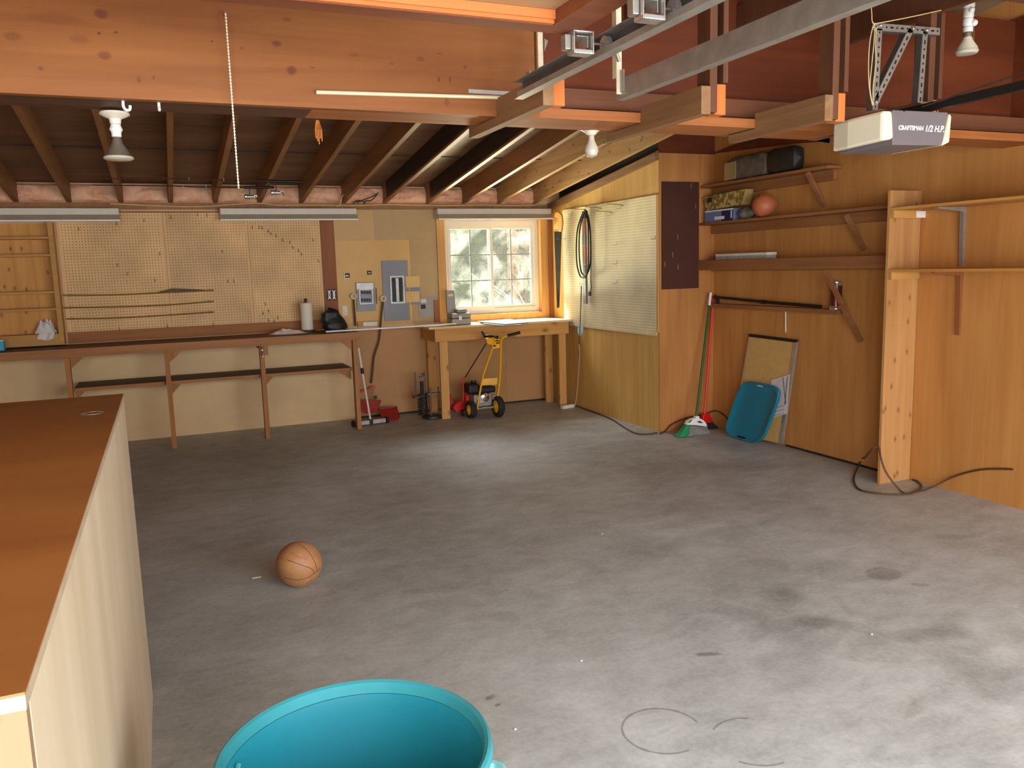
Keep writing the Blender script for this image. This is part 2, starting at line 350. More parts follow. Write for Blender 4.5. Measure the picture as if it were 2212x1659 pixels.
def special_mats():
    t = NT('concrete'); v = t.coords(False)
    big = t.noise(v, .75, 7, .62, .7); mid = t.noise(t.mapped(v, (1.7, 2.3, 1)), 1.5, 8, .66, 1.0); fine = t.noise(v, 45, 3, .6)
    col = t.ramp(t.math('ADD', t.math('MULTIPLY', big, .55), t.math('MULTIPLY', mid, .45)), [(.36, lin((134,138,131))), (.5, lin((175,180,174))), (.62, lin((201,207,204)))])
    sp = t.n('ShaderNodeSeparateXYZ'); t.l(v, sp.inputs[0])
    wob = t.math('MULTIPLY', t.math('SUBTRACT', t.noise(v, 5, 4), .5), .9)
    dk = None; li = None
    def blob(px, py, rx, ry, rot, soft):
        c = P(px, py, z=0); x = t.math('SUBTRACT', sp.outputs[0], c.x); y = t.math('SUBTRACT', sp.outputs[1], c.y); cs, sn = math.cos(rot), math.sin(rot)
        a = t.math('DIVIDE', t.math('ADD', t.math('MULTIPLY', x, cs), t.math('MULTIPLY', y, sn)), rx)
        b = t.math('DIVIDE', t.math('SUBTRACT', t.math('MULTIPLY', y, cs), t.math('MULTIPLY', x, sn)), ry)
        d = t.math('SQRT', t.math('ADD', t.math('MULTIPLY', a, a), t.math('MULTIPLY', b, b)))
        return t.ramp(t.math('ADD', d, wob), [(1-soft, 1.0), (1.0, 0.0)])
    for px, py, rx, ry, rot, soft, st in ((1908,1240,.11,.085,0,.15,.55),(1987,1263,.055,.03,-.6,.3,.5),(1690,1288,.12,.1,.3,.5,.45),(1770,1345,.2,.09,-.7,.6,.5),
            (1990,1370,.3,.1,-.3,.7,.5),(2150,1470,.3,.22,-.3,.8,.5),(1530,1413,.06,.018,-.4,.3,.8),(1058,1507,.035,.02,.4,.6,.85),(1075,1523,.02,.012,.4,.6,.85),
            (2065,1160,.16,.06,-.3,.6,.4),(1420,1185,.25,.1,0,.8,.3),(560,1010,.9,.5,0,.9,.3),(430,1560,.3,.6,0,.9,.25),(540,1170,.35,.3,0,.9,.35),(420,1180,.35,.5,0,.9,.25),(800,930,.9,.22,0,.9,.25),(1560,1005,1.1,.3,-.5,.9,.25),(1150,890,1.2,.25,0,.9,.2),(1550,960,.5,.25,-1.2,.9,.4)):  # stains, plus floor shade such as the broom corner painted dark
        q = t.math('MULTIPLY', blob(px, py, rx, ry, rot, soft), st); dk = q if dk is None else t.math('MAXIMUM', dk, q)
    for px, py, rx, ry, rot, soft, st in ((1120,1030,.7,.22,.1,.9,.5),(660,1280,.12,.05,-.2,.3,.5),(1020,960,1.1,.28,.05,.9,.4),(1790,1360,.1,.05,0,.7,.4),(1300,1500,.7,.5,0,.95,.25),(1250,910,.25,.14,-.6,.7,.5),(570,1300,.14,.04,.2,.6,.4),(950,1000,.7,.2,0,.9,.25)):  # lighter marks, including window light on the floor put into colour
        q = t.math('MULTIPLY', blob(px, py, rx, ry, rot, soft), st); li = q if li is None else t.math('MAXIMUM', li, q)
    def ring(px, py, r, a0, a1):
        c = P(px, py, z=0); x = t.math('SUBTRACT', sp.outputs[0], c.x); y = t.math('SUBTRACT', sp.outputs[1], c.y)
        d = t.math('SQRT', t.math('ADD', t.math('MULTIPLY', x, x), t.math('MULTIPLY', y, y)))
        e = t.math('ABSOLUTE', t.math('SUBTRACT', d, r)); k = t.ramp(t.math('ADD', t.math('MULTIPLY', e, 100), t.math('MULTIPLY', t.noise(v, 30, 3), .5)), [(.45, 1.0), (.85, 0.0)])
        an = t.math('ARCTAN2', y, x); g = t.math('MULTIPLY', t.math('GREATER_THAN', an, a0), t.math('LESS_THAN', an, a1))
        return t.math('MULTIPLY', k, g)
    r1 = t.math('MAXIMUM', ring(1430, 1577, .137, -.1, 3.15), ring(1430, 1577, .137, -3.15, -1.45)); r2 = t.math('MAXIMUM', ring(1628, 1600, .137, 1.0, 2.2), ring(1628, 1600, .137, -2.6, -1.5))
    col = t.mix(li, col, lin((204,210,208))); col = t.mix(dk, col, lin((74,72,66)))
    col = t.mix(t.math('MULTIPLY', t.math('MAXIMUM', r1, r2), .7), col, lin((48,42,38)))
    col = t.mix(.22, col, t.ramp(t.noise(t.mapped(v, (1.2, 2.0, 1)), 5, 6, .66, .6), [(.35, lin((112,108,102))), (.65, lin((216,214,210)))]))
    col = t.mix(.2, col, t.ramp(fine, [(.3, lin((126,128,126))), (.7, lin((202,206,206)))]))
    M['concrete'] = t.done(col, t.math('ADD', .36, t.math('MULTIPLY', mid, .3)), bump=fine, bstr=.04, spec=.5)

    t = NT('insulation'); v = t.coords(); nz = t.noise(v, 7, 5, .6, .8)
    M['insulation'] = t.done(t.ramp(nz, [(.3, lin((214,150,112))), (.5, lin((240,184,148))), (.72, lin((246,212,170)))]), .95, bump=t.noise(v, 22, 5), bstr=.6, spec=.1)
    t = NT('leather'); v = t.coords(); nz = t.noise(v, 9, 4)
    M['leather'] = t.done(t.ramp(nz, [(.3, lin((164,114,72))), (.7, lin((190,138,94)))]), .55, bump=t.noise(v, 300, 2), bstr=.1)
    M['leather_dark'] = plain('leather_dark', (184,104,66), .5, var=.06)
    t = NT('basket'); v = t.coords(); w = t.n('ShaderNodeTexWave'); w.inputs['Scale'].default_value = 30; w.inputs['Distortion'].default_value = 6; t.l(v, w.inputs['Vector'])
    M['wicker'] = t.done(t.ramp(w.outputs[0], [(.2, lin((128,104,46))), (.8, lin((196,170,96)))]), .8)
    t = NT('glass_pane'); tr = t.n('ShaderNodeBsdfTransparent'); gl = t.n('ShaderNodeBsdfGlossy'); gl.inputs['Roughness'].default_value = .05
    df = t.n('ShaderNodeBsdfTranslucent'); df.inputs['Color'].default_value = (.95, .98, .98, 1); a = t.n('ShaderNodeMixShader'); b = t.n('ShaderNodeMixShader')
    nz = t.noise(t.coords(), 3.2, 4, .6, .6); fac = t.ramp(nz, [(.42, .010), (.74, .055)])
    t.l(fac, a.inputs[0]); t.l(tr.outputs[0], a.inputs[1]); t.l(df.outputs[0], a.inputs[2])
    b.inputs[0].default_value = .04; t.l(a.outputs[0], b.inputs[1]); t.l(gl.outputs[0], b.inputs[2]); t.l(b.outputs[0], t.out.inputs[0]); M['glass'] = t.m
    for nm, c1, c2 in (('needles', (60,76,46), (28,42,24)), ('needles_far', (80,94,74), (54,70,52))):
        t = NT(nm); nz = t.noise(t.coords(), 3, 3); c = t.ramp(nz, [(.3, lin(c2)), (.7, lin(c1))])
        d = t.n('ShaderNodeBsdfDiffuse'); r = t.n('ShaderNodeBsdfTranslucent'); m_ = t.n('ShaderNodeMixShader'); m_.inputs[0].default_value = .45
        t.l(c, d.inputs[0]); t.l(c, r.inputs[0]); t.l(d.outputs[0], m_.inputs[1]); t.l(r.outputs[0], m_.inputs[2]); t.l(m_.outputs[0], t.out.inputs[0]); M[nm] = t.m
    t = NT('lawn'); nz = t.noise(t.coords(False), 1.5, 5); M['lawn'] = t.done(t.ramp(nz, [(.3, lin((190,190,150))), (.7, lin((226,220,190)))]), .9)
    t = NT('drain'); M['page'] = M['paper']
special_mats()

# ------------------------------------------------------------------ room
YE, XS = -2.283, .612           # end of the short right wall, plane of the long right wall
SL = .125                       # roof slope
def zr(y): return 2.302 - SL*y  # underside of the rafters
XL, YF = -7.0, -9.75
def struct(o, label=None, cat=None): return tag(o, label, cat, kind='structure')

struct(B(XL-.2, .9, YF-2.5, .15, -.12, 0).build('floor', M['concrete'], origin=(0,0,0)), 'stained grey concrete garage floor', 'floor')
# back wall with the window opening
WX0, WX1, WZ0, WZ1 = -1.325, -.115, 1.04, 2.15
mb = MB(); xs = [XL, WX0, WX1, .15]; zs = [0, WZ0, WZ1, 2.48]
for i in range(3):
    for k in range(3):
        if i == 1 and k == 1: continue
        mb.box(xs[i], xs[i+1], 0, .14, zs[k], zs[k+1])
wall_back = struct(mb.build('wall_back', M['back_tan'], weld=True), 'tan back wall of the garage with the window', 'wall')
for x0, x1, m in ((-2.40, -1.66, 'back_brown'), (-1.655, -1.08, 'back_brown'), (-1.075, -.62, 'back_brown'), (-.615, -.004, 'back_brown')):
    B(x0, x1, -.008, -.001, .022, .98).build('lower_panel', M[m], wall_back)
B(-2.40, -.004, -.009, -.0005, .0005, .0215).build('bottom_gap', M['dark_streaked'], wall_back)
B(-6.9, -.004, -.022, -.001, 2.235, 2.30).build('top_plate', M['rafter'], wall_back)
# short right wall (yellow plywood), its end face, and the long right wall
def sidewall(name, x0, x1, ya, yb, m, label, n=1):
    return struct(MB().prism([(x0, ya, 0), (x0, yb, 0), (x0, yb, zr(yb)+.16), (x0, ya, zr(ya)+.16)], (x1-x0, 0, 0)).build(name, M[m]), label, 'wall')
struct(MB().prism([(0, -.0005, 0), (0, YE+.012, 0), (0, YE+.012, 2.60), (0, -.0005, 2.315)], (.12, 0, 0)).build('wall_right_rear', M['ply_yellow']), 'yellowish plywood side wall behind the white pegboard', 'wall')
struct(B(0, XS+.12, YE, YE+.012, 0, 2.575).build('wall_right_end', M['ply_face']), 'orange plywood wall end carrying the dark brown board', 'wall')
sidewall('wall_right', XS, XS+.12, YE, YF, 'ply_wall', 'long orange plywood side wall with shelves')
struct(B(XL-.12, XL, YF, .14, 0, 3.6).build('wall_left', M['ply_wall']), 'plywood wall beyond the left edge', 'wall')
struct(B(XL, XS+.12, YF-.1, YF-.001, 2.27, 3.72).build('wall_front', M['beam_web']), 'header wall above the garage door openings', 'wall')
# dark red sheets, upper shade of the long right wall put into colour
struct(MB().prism([(XS-.02, YE-.004, 2.585), (XS-.02, -3.35, 2.52), (XS-.02, -5.15, 2.36), (XS-.02, -5.15, zr(-5.15)), (XS-.02, YE-.004, zr(YE)-.004)], (.018, 0, 0)).build('upper_wall_shade', M['beam_web']), 'dark red sheet painted as shade along the top of the shelf wall', 'trim')
struct(MB().prism([(-.045, -.03, zr(0)-.075), (-.045, YE, zr(YE)-.075), (-.045, YE, zr(YE)-.01), (-.045, -.03, zr(0)-.01)], (.043, 0, 0)).build('trim_2', M['arm']), 'sloping ledger strip under the roof above the white pegboard', 'trim')
struct(B(0, XS+.12, YE+.001, YE+.013, 2.5755, zr(YE)+.20).build('trim_3', M['beam_web']), 'dark red framing above the orange wall end', 'trim')
struct(MB().prism([(.125, .13, zr(.13)-.03), (.125, YE+.02, zr(YE)-.03), (.125, YE+.02, zr(YE)+.19), (.125, .13, zr(.13)+.19)], (.05, 0, 0)).build('gap_shade_board', M['dark_streaked']), 'dark board painted as the shaded gap above the yellow plywood wall', 'trim')  # solid board, darkness of the gap put into its colour
struct(B(XS-.02, XS-.002, -9.6, -5.151, 2.36, zr(-5.41)).build('upper_wall_shade_front', M['beam_web']), 'dark red sheet painted as shade on the wall top in front of the beam', 'trim')  # painted shade of the upper wall, continued forward of the beam
# roof: sheathing, rafters
ceil = struct(MB().prism([(XL, .14, zr(.14)+.185), (XL, YF, zr(YF)+.185), (XL, YF, zr(YF)+.205), (XL, .14, zr(.14)+.205)], (-XL+XS+.12, 0, 0)).build('ceiling', M['sheath']), 'sloping dark board roof on open rafters', 'ceiling')
RX = [-6.67, -6.24, -5.81, -5.384, -4.956, -4.52, -4.084, -3.677, -3.256, -2.844, -2.404, -1.967, -1.49, -1.072, -.654, -.205]
for i, x in enumerate(RX):
    y1 = -5.16
    r = MB().prism([(x-.021, .13, zr(.13)), (x-.021, y1, zr(y1)), (x-.021, y1, zr(y1)+.184), (x-.021, .13, zr(.13)+.184)], (.042, 0, 0)).build('rafter', M['rafter_spot'] if i >= 14 else M['rafter'], ceil)
for x in (-1.967, -1.49):
    y0, y1 = -.2, -5.1
    MB().prism([(x-.026, y0, zr(y0)+.022), (x-.026, y1, zr(y1)+.022), (x-.026, y1, zr(y1)+.18), (x-.026, y0, zr(y0)+.18)], (.004, 0, 0)).build('dark_side_strip', M['dark_streaked'], ceil)  # dark streaked sheet covering the rafter's left face
for y in (-1.22, -2.44, -3.66):
    B(XL, .05, y-.003, y+.003, zr(y)+.178, zr(y)+.1845).build('board_joint', M['dark_streaked'], ceil)
for x in (-3.3, -2.09, -1.44, -.82):
    B(x-.02, x+.02, -8.9, -5.18, 2.70, 2.86).build('front_joist', M['post'], ceil)
B(-1.92, .6, -6.35, -6.31, 2.60, 2.70).build('blocking', M['post'], ceil)
# insulation batts between the rafters
ordn = ['left-most', 'second', 'third', 'fourth', 'fifth', 'sixth', 'seventh', 'eighth', 'ninth', 'tenth', 'eleventh', 'twelfth', 'thirteenth']
for i in range(2, 15):
    x0, x1 = RX[i]+.024, RX[i+1]-.024
    def fn(u, v, x0=x0, x1=x1, i=i):
        a = v*PI; x = x0+(x1-x0)*u; z0 = 2.304; h = .16
        q = Vector((x*6, v*3, i)); edge = 1-(abs(u-.5)*2)**4*.5
        return Vector((x, -.02-(.06+.035*noise.noise(q*1.3))*max(0,math.sin(a))**.3*edge, z0+h*v+.012*noise.noise(q*1.7)*math.sin(a)))
    mb = MB().grid(fn, 14, 12)
    mb.add([(x0, -.012, 2.304), (x1, -.012, 2.304), (x1, -.012, 2.304+.165), (x0, -.012, 2.304+.165)], [(0,1,2,3)])
    tag(mb.build('insulation_batt', M['insulation'], smooth=True), f'pink insulation batt in the {["first","second","third","fourth","fifth","sixth","seventh","eighth","ninth","tenth","eleventh","twelfth","thirteenth"][i-2]} rafter bay counted from the left', 'insulation', 'pink insulation along the top of the back wall')

# main beam across the garage
YB = -5.4
beam = thing('roof_beam', 'big salmon coloured timber beam spanning the garage', 'beam', (-3, -5.3, 2.23), kind='structure')
B(XL, XS-.001, -5.2, -5.17, 2.36, 2.96).build('web_board', M['beam_web'], beam)
B(XL, -2.655, YB, -5.36, 2.228, 2.96).build('facing_board', M['beam_board'], beam)
B(XL, -3.62, -5.358, -5.15, 2.232, 2.30).build('bottom_plate', M['dark_plank'], beam)
B(-3.62, XS-.001, YB+.002 if False else -5.358, -5.15, 2.232, 2.275).build('bottom_plate', M['beam_plate'], beam)
B(-2.655, XS-.001, YB, -5.358, 2.232, 2.275).build('bottom_plate', M['beam_plate'], beam)
B(-2.655, XS-.001, -5.30, -5.201, 2.30, 2.385).build('ledge', M['ledge'], beam)
A4 = P(1792, 311, z=2.19)
for x in (-2.105, -1.455, A4.x+.045):
    B(x, x+.036, -5.855, -5.77, 2.20, 2.70).build('post', M['post'], beam)
    B(x+.066, x+.09, -5.855, -5.77, 2.32, 2.70).build('post', M['post'], beam)
    B(x+.037, x+.09, -5.84, -5.78, 2.195, 2.315).build('block', M['block'], beam)
B(-2.814, -2.76, -5.84, -5.78, 2.195, 2.30).build('block', M['block'], beam)
for x, yf, yn in ((-2.86, -5.06, -5.86), (-2.15, -5.09, -5.86), (-1.50, -5.20, -5.86), (A4.x, A4.y, -5.86)):
    MB().prism([(x, yf, 2.19), (x, yn, 2.19), (x, yn, 2.30), (x, YB-.002, 2.30), (x, YB-.002, 2.229), (x, -5.148, 2.229), (x, -5.148, 2.272), (x, yf, 2.272)], (.045, 0, 0)).build('arm', M['arm'], beam)

# window
def wq(u, v, y): return P(u, v, y=y)
win = thing('window_1', 'white sliding window with pine casing in the back wall', 'window', (-.72, .05, 1.04), kind='structure')
ox0, ox1, oz0, oz1 = WX0, WX1, WZ0, WZ1
for nm, b in (('casing', (ox0-.075, ox0+.004, -.022, -.001, oz0-.09, oz1+.07)), ('casing', (ox1-.004, ox1+.085, -.022, -.001, oz0-.09, oz1+.07)), ('casing', (ox0+.004, ox1-.004, -.022, -.001, oz0-.09, oz0+.004)), ('casing', (ox0+.004, ox1-.004, -.022, -.001, oz1-.004, oz1+.07)),
              ('jamb', (ox0+.001, ox0+.02, -.02, .139, oz0+.004, oz1-.004)), ('jamb', (ox1-.02, ox1-.001, -.02, .139, oz0+.004, oz1-.004)), ('jamb', (ox0+.02, ox1-.02, -.02, .139, oz0+.001, oz0+.02)), ('jamb', (ox0+.02, ox1-.02, -.02, .139, oz1-.02, oz1-.001))):
    B(*b).build(nm, M['casing'], win)
fx0, fx1, fz0, fz1 = ox0+.021, ox1-.021, oz0+.021, oz1-.021
def ringframe(x0, x1, z0, z1, w, y0, y1, name, mat, par, wb=None, wt=None):
    wb = wb or w; wt = wt or w; mb = MB()
    for b in ((x0, x0+w, z0, z1), (x1-w, x1, z0, z1), (x0+w, x1-w, z0, z0+wb), (x0+w, x1-w, z1-wt, z1)): mb.box(b[0], b[1], y0, y1, b[2], b[3])
    return mb.build(name, mat, par)
ringframe(fx0, fx1, fz0, fz1, .05, .06, .125, 'frame', M['vinyl'], win, .06, .07)
xm = (P(1060, 560, y=.08)).x
for x0, x1, y0 in ((fx0+.05, xm+.02, .055), (xm-.025, fx1-.05, .085)):
    z0, z1 = fz0+.06, fz1-.07
    s_ = ringframe(x0, x1, z0, z1, .035, y0, y0+.03, 'sash', M['vinyl'], win)
    B(x0+.035, x1-.035, y0+.018, y0+.022, z0+.035, z1-.035).build('pane', M['glass'], s_)
    mb = MB(); xc = (x0+x1)/2; hz = (z1-z0-.07)/3
    mb.box(xc-.007, xc+.007, y0+.008, y0+.0165, z0+.035, z1-.035)
    for k in (1, 2): mb.box(x0+.035, x1-.035, y0+.007, y0+.0165, z0+.035+hz*k-.007, z0+.035+hz*k+.007)
    mb.build('muntin', M['muntin'], s_)

# ------------------------------------------------------------------ back wall panels
def panel_px(name, u0, v0, u1, v1, y0, y1, mat, par=None):
    a, b = P(u0, v0, y=y0), P(u1, v1, y=y0); return B(a.x, b.x, y0, y1, b.z, a.z).build(name, mat, par)
zt, zb = 2.205, 1.098
xa, xb, xc, xd = -5.085, -4.17, -3.39, P(697, 600, y=-.01).x
for x0, x1, lab in ((xa, xb, 'tan pegboard left of the other two, beside the pine shelf unit'), (xb+.003, xc, 'tan pegboard between the other two pegboards above the long workbench'), (xc+.003, xd, 'tan pegboard next to the red-brown vertical board, behind the paper towel roll')):
    pm = pegmat('peg_tan', (228,184,124), (104,70,38), 'x', 'z', var=.12)
    o = tag(B(x0, x1, -.0145, -.0095, zb, zt).build('pegboard', pm), lab, 'pegboard', 'tan pegboards above the long workbench')
    B(x0+.001, x0+.022, -.0155, -.0146, zb, zt).build('plain_margin', M['peg_margin'], o); B(x1-.022, x1-.001, -.0155, -.0146, zb, zt).build('plain_margin', M['peg_margin'], o)
tag(B(-5.085, xd, -.0092, -.0005, .99, 2.22).build('backing_board', M['ledge_red']), 'reddish backing board showing below the tan pegboards', 'board')
xe = P(727, 600, y=-.01).x
tag(B(xd+.004, xe, -.018, -.01, 1.0, 2.215).build('upright_board', M['redboard']), 'red-brown vertical board beside the breaker panels', 'board')
x2 = P(808, 480, y=-.01).x; x3 = P(886, 550, y=-.01).x; x4 = -1.405
zq = P(780, 519, y=-.01).z
tag(B(xe+.003, x2, -.008, -.001, zq, 2.23).build('hardboard_sheet', M['hard_tan']), 'small tan hardboard sheet above the two wall sensors', 'panel')
tag(B(x2+.002, x4, -.008, -.001, zq, 2.23).build('hardboard_sheet', M['hard_olive']), 'olive tan hardboard sheet beside the window, above the large breaker panel', 'panel')
tag(B(xe+.003, x3, -.008, -.001, 1.0, zq-.002).build('hardboard_sheet', M['hard_mid']), 'golden tan hardboard sheet behind both breaker panels', 'panel')
tag(B(x3+.002, x4, -.008, -.001, 1.0, zq-.002).build('hardboard_sheet', M['hard_olive']), 'narrow olive hardboard sheet between large breaker panel and window', 'panel')
tag(B(-1.465, -1.402, -.03, -.009, 1.0, 1.25).build('stud_end', M['redboard']), 'short red-brown stud beside the lower left window casing', 'board')

# ------------------------------------------------------------------ pine shelf unit at far left
su = thing('shelf_unit', 'shallow pine shelf unit with plywood back left of the pegboards', 'shelf unit', (-5.6, -.07, 1.0))
sx1 = -5.10; sd = -.17
B(-6.6, sx1, -.012, -.001, 1.0, 2.11).build('back_panel', M['knotty'], su)
B(sx1-.04, sx1, sd, -.013, 1.0, 2.11).build('side_panel', M['shelf_pine'], su)
for v in (513, 551, 632, 669):
    z = P(60, v, y=sd).z; B(-6.6, sx1-.041, sd+.005, -.013, z-.014, z+.006).build('shelf', M['shelf_pine'], su)
zb_ = P(60, 724, y=sd).z
B(-6.6, sx1-.041, sd, -.013, 1.0, zb_).build('base_board', M['shelf_pine'], su)

def blob_cloth(name, mat, c, rx, ry, h, seed, par=None, drape=None):
    def fn(u, v):
        a = 2*PI*u; r = v; x, y = r*math.cos(a), r*math.sin(a)
        n = noise.noise(Vector((x*2.6+seed, y*2.6, seed))); n2 = noise.noise(Vector((x*6+seed, y*6, 3)))
        k = 1+.35*noise.noise(Vector((math.cos(a)*1.3+seed, math.sin(a)*1.3, seed)))
        z = h*max(0, (1-r*r)*(.55+.9*abs(n))+.25*n2*(1-r)) + .004
        return Vector((c[0]+rx*x*k, c[1]+ry*y*k, c[2]+z))
    return MB().grid(fn, 40, 14, True).build(name, mat, par, smooth=True)
c = P(100, 728, y=-.12)
cl = blob_cloth('cleaning_rag', M['cloth'], (c.x, -.095, zb_+.001), .10, .06, .16, 3)
tag(cl, 'crumpled white rag hanging over the bottom of the pine shelf unit', 'rag')
g0 = P(105, 728, y=sd-.006)
def fold(u, v): return Vector((g0.x-.075+.13*u-.02*v, sd-.006-.012*math.sin(u*9+v)-.006, zb_+.012-.07*v*(1-.5*abs(u-.6))))
MB().grid(fold, 16, 8).build('hanging_fold', M['cloth'], cl, smooth=True)

# ------------------------------------------------------------------ long workbench
BF = -.60; BZ = .985
bench = thing('workbench', 'long reddish workbench with dark oily top under the tan pegboards', 'workbench', (-4.6, -.3, 0))
B(-6.95, -2.44, BF+.02, -.025, BZ-.022, BZ).build('worktop', M['bench_top'], bench)
B(-6.95, -2.44, BF-.018, BF+.019, BZ-.075, BZ+.002).build('front_rail', M['bench_wood'], bench)
lx = [P(147, 800, y=BF).x, P(368, 860, y=BF).x, P(573, 860, y=BF).x, P(771, 830, y=BF).x]
for x in lx:
    B(x-.021, x+.021, BF-.018+.0, BF+.07, 0, BZ-.077).build('leg', M['bench_leg'], bench)
for i, x in enumerate(lx):
    sgn = 1 if i in (0, 1) else -1
    if i == 2: B(x+.022, x+.062, BF+.02, BF+.05, BZ-.17, BZ-.077).build('bracket', M['bench_wood'], bench)
    else: MB().prism([(x+sgn*.022, BF+.025, BZ-.078), (x+sgn*.13, BF+.025, BZ-.078), (x+sgn*.09, BF+.025, BZ-.12), (x+sgn*.022, BF+.025, BZ-.18)], (0, .03, 0)).build('bracket', M['bench_leg'], bench)
zs_ = P(573, 812, y=-.45).z
SZ = .622
B(lx[0]+.022, lx[3]-.022, -.50, -.03, SZ-.02, SZ).build('lower_shelf', M['shelf_dark'], bench)
B(lx[0]+.022, lx[3]-.022, -.519, -.501, SZ-.03, SZ+.001).build('shelf_edge', M['bench_wood'], bench)
for i, x in enumerate(lx[:3]):
    MB().prism([(x+.022, -.45, SZ-.031), (x+.11, -.45, SZ-.031), (x+.022, -.45, SZ-.13)], (0, .035, 0)).build('bracket', M['bench_leg'], bench)
x = lx[3]; MB().prism([(x-.022, -.45, SZ-.031), (x-.16, -.45, SZ-.031), (x-.022, -.45, SZ-.13)], (0, .035, 0)).build('bracket', M['bench_leg'], bench)
for x in lx: B(x-.02, x+.02, -.53, -.005, BZ-.11, BZ-.023).build('cross_bearer', M['bench_leg'], bench)

# things on the long workbench
g = P(5, 757, z=BZ)
o = thing('tissue_box', 'blue patterned box cut off at the left photo edge, on the long workbench', 'box', (g.x, g.y, BZ))
B(g.x-.12, g.x+.025, -.37, -.27, BZ+.002, BZ+.085).build('carton', M['aqua'], o, bevel=.004)
B(g.x-.122, g.x+.027, -.372, -.268, BZ+.086, BZ+.096).build('lid', M['cream'], o)
c = P(664, 709, z=BZ+.02); c.y = max(c.y, -.3)
c = Vector((P(664, 709, y=-.22).x, -.22, BZ))
o = thing('paper_towel_roll', 'white paper towel roll standing on a dark stand', 'paper towel', c)
MB().lathe([(.085, 0), (.085, .018), (.075, .025)], c+Vector((0,0,.001)), n=28).build('stand_base', M['bench_top'], o, smooth=True)
MB().lathe([(.058, 0), (.06, .006), (.06, .268), (.057, .274), (.022, .274), (.022, .27)], c+Vector((0,0,.028)), n=32).build('roll', M['offwhite'], o, smooth=True)
MB().lathe([(.012, 0), (.012, .02), (.018, .026), (.018, .034), (.004, .046)], c+Vector((0,0,.303)), n=14).build('knob', M['brown'], o, smooth=True)
c = P(622, 712, y=-.28)
tag(blob_cloth('work_rag', M['cloth_pink'], (c.x-.02, -.33, BZ+.001), .19, .075, .055, 8), 'crumpled pinkish white rag lying left of the paper towel roll', 'rag')
# black lumpy bag
c = Vector((P(722, 718, y=-.36).x, -.36, BZ))
o = thing('tool_bag', 'black soft tool bag slumped on the right end of the long workbench', 'bag', c)
def bag(u, v):
    a = 2*PI*u; prof = [.9, 1.0, .98, .92, .88, .84, .80, .74, .05]; k = v*(len(prof)-1); i = min(int(k), len(prof)-2); r = prof[i]+(prof[i+1]-prof[i])*(k-i)
    n = 1+.22*noise.noise(Vector((math.cos(a)*1.5, math.sin(a)*1.5, v*4+5)))
    return c + Vector((.115*r*n*math.copysign(abs(math.cos(a))**.6, math.cos(a))-.07*(v-.3), .08*r*n*math.copysign(abs(math.sin(a))**.6, math.sin(a)), .008+.225*v+.02*math.cos(a)*v))
MB().grid(bag, 28, 22, True).build('body', M['black'], o, smooth=True)
MB().tube(smooth_path([c+Vector((.03,-.06,.17)), c+Vector((.07,-.085,.14)), c+Vector((.10,-.09,.09)), c+Vector((.115,-.08,.04))]), .012).build('handle', M['rubber'], o, smooth=True)
for dx in (-.085, .09): MB().lathe([(.016, 0), (.016, .02), (.008, .028)], c+Vector((dx, -.09, .001)), n=12).build('foot', M['rubber'], o, smooth=True)
# white strips bridging the two benches
a, b = P(688, 711, z=1.0), P(1002, 703.5, z=1.0)
tag(MB().bar((a.x, -.463, .9995), (P(985,706,z=1.0).x, -.463, 1.0035), .022, .014, (0,1,0)).build('white_strip', M['white']), 'longer white plastic strip, the front one bridging the two benches', 'strip')
tag(MB().bar((P(760,708,z=1.0).x, -.432, 1.0), (P(1004,703,z=1.0).x, -.432, 1.004), .024, .014, (0,1,0)).build('white_strip', M['white']), 'shorter white plastic strip lying behind the front one between the benches', 'strip')
# chrome tool hanging on the second bench post
x = lx[2]; y = BF-.026
mb = MB().lathe([(.004, 0), (.009, .004), (.008, .05), (.011, .055), (.009, .06), (.008, .085), (.013, .095), (.014, .11), (.004, .118)], (x, y-.006, .80), n=14)
tag(mb.build('hanging_tool', M['chrome'], smooth=True), 'small chrome tool hanging on a post of the long workbench', 'tool')

# ------------------------------------------------------------------ pine bench below the window
wb = thing('window_bench', 'pine workbench with pale top under the window', 'workbench', (-.85, -.3, 0))
WF = -.547; wz = .985
B(-1.70, -.02, WF-.01, -.03, wz-.02, wz).build('worktop', M['pine_pale'], wb)
B(-1.635, -.06, WF, WF+.042, wz-.155, wz-.022).build('front_rail', M['pine_x'], wb)
B(-1.635, -1.593, WF+.043, -.035, wz-.155, wz-.022).build('side_rail', M['pine_x'], wb)
B(-.10, -.06, WF+.043, -.035, wz-.155, wz-.022).build('side_rail', M['pine_x'], wb)
for x0, x1, y0, y1 in ((-1.59, -1.50, WF+.001, WF+.042), (-.185, -.10, WF+.001, WF+.042), (-1.58, -1.49, -.075, -.035), (-.185, -.10, -.19, -.15)):
    B(x0, x1, y0, y1, 0, wz-.157).build('leg', M['pine'], wb)
# grey metal box with upright plate
c = Vector((P(993, 705, y=-.33).x, -.33, wz))
o = thing('metal_case', 'grey metal case with tall upright plate and yellow sticker at the window', 'case', c)
B(c.x-.115, c.x+.105, -.42, -.24, wz+.002, wz+.07).build('lower_body', M['toolgrey'], o, bevel=.008)
B(c.x-.115, c.x+.105, -.42, -.24, wz+.0715, wz+.125).build('upper_body', M['toolgrey'], o, bevel=.012)
B(c.x-.045, c.x+.075, -.39, -.30, wz+.126, wz+.17).build('lid', M['toolgrey'], o, bevel=.014)
MB().prism([(c.x-.11, -.25, wz+.126), (c.x-.005, -.25, wz+.126), (c.x-.02, -.25, wz+.36), (c.x-.03, -.25, wz+.375), (c.x-.10, -.25, wz+.375), (c.x-.112, -.25, wz+.36)], (0, .035, 0)).build('back_plate', M['toolgrey'], o, bevel=.004)
B(c.x-.09, c.x-.035, -.253, -.2505, wz+.305, wz+.332).build('sticker', M['sticker'], o)
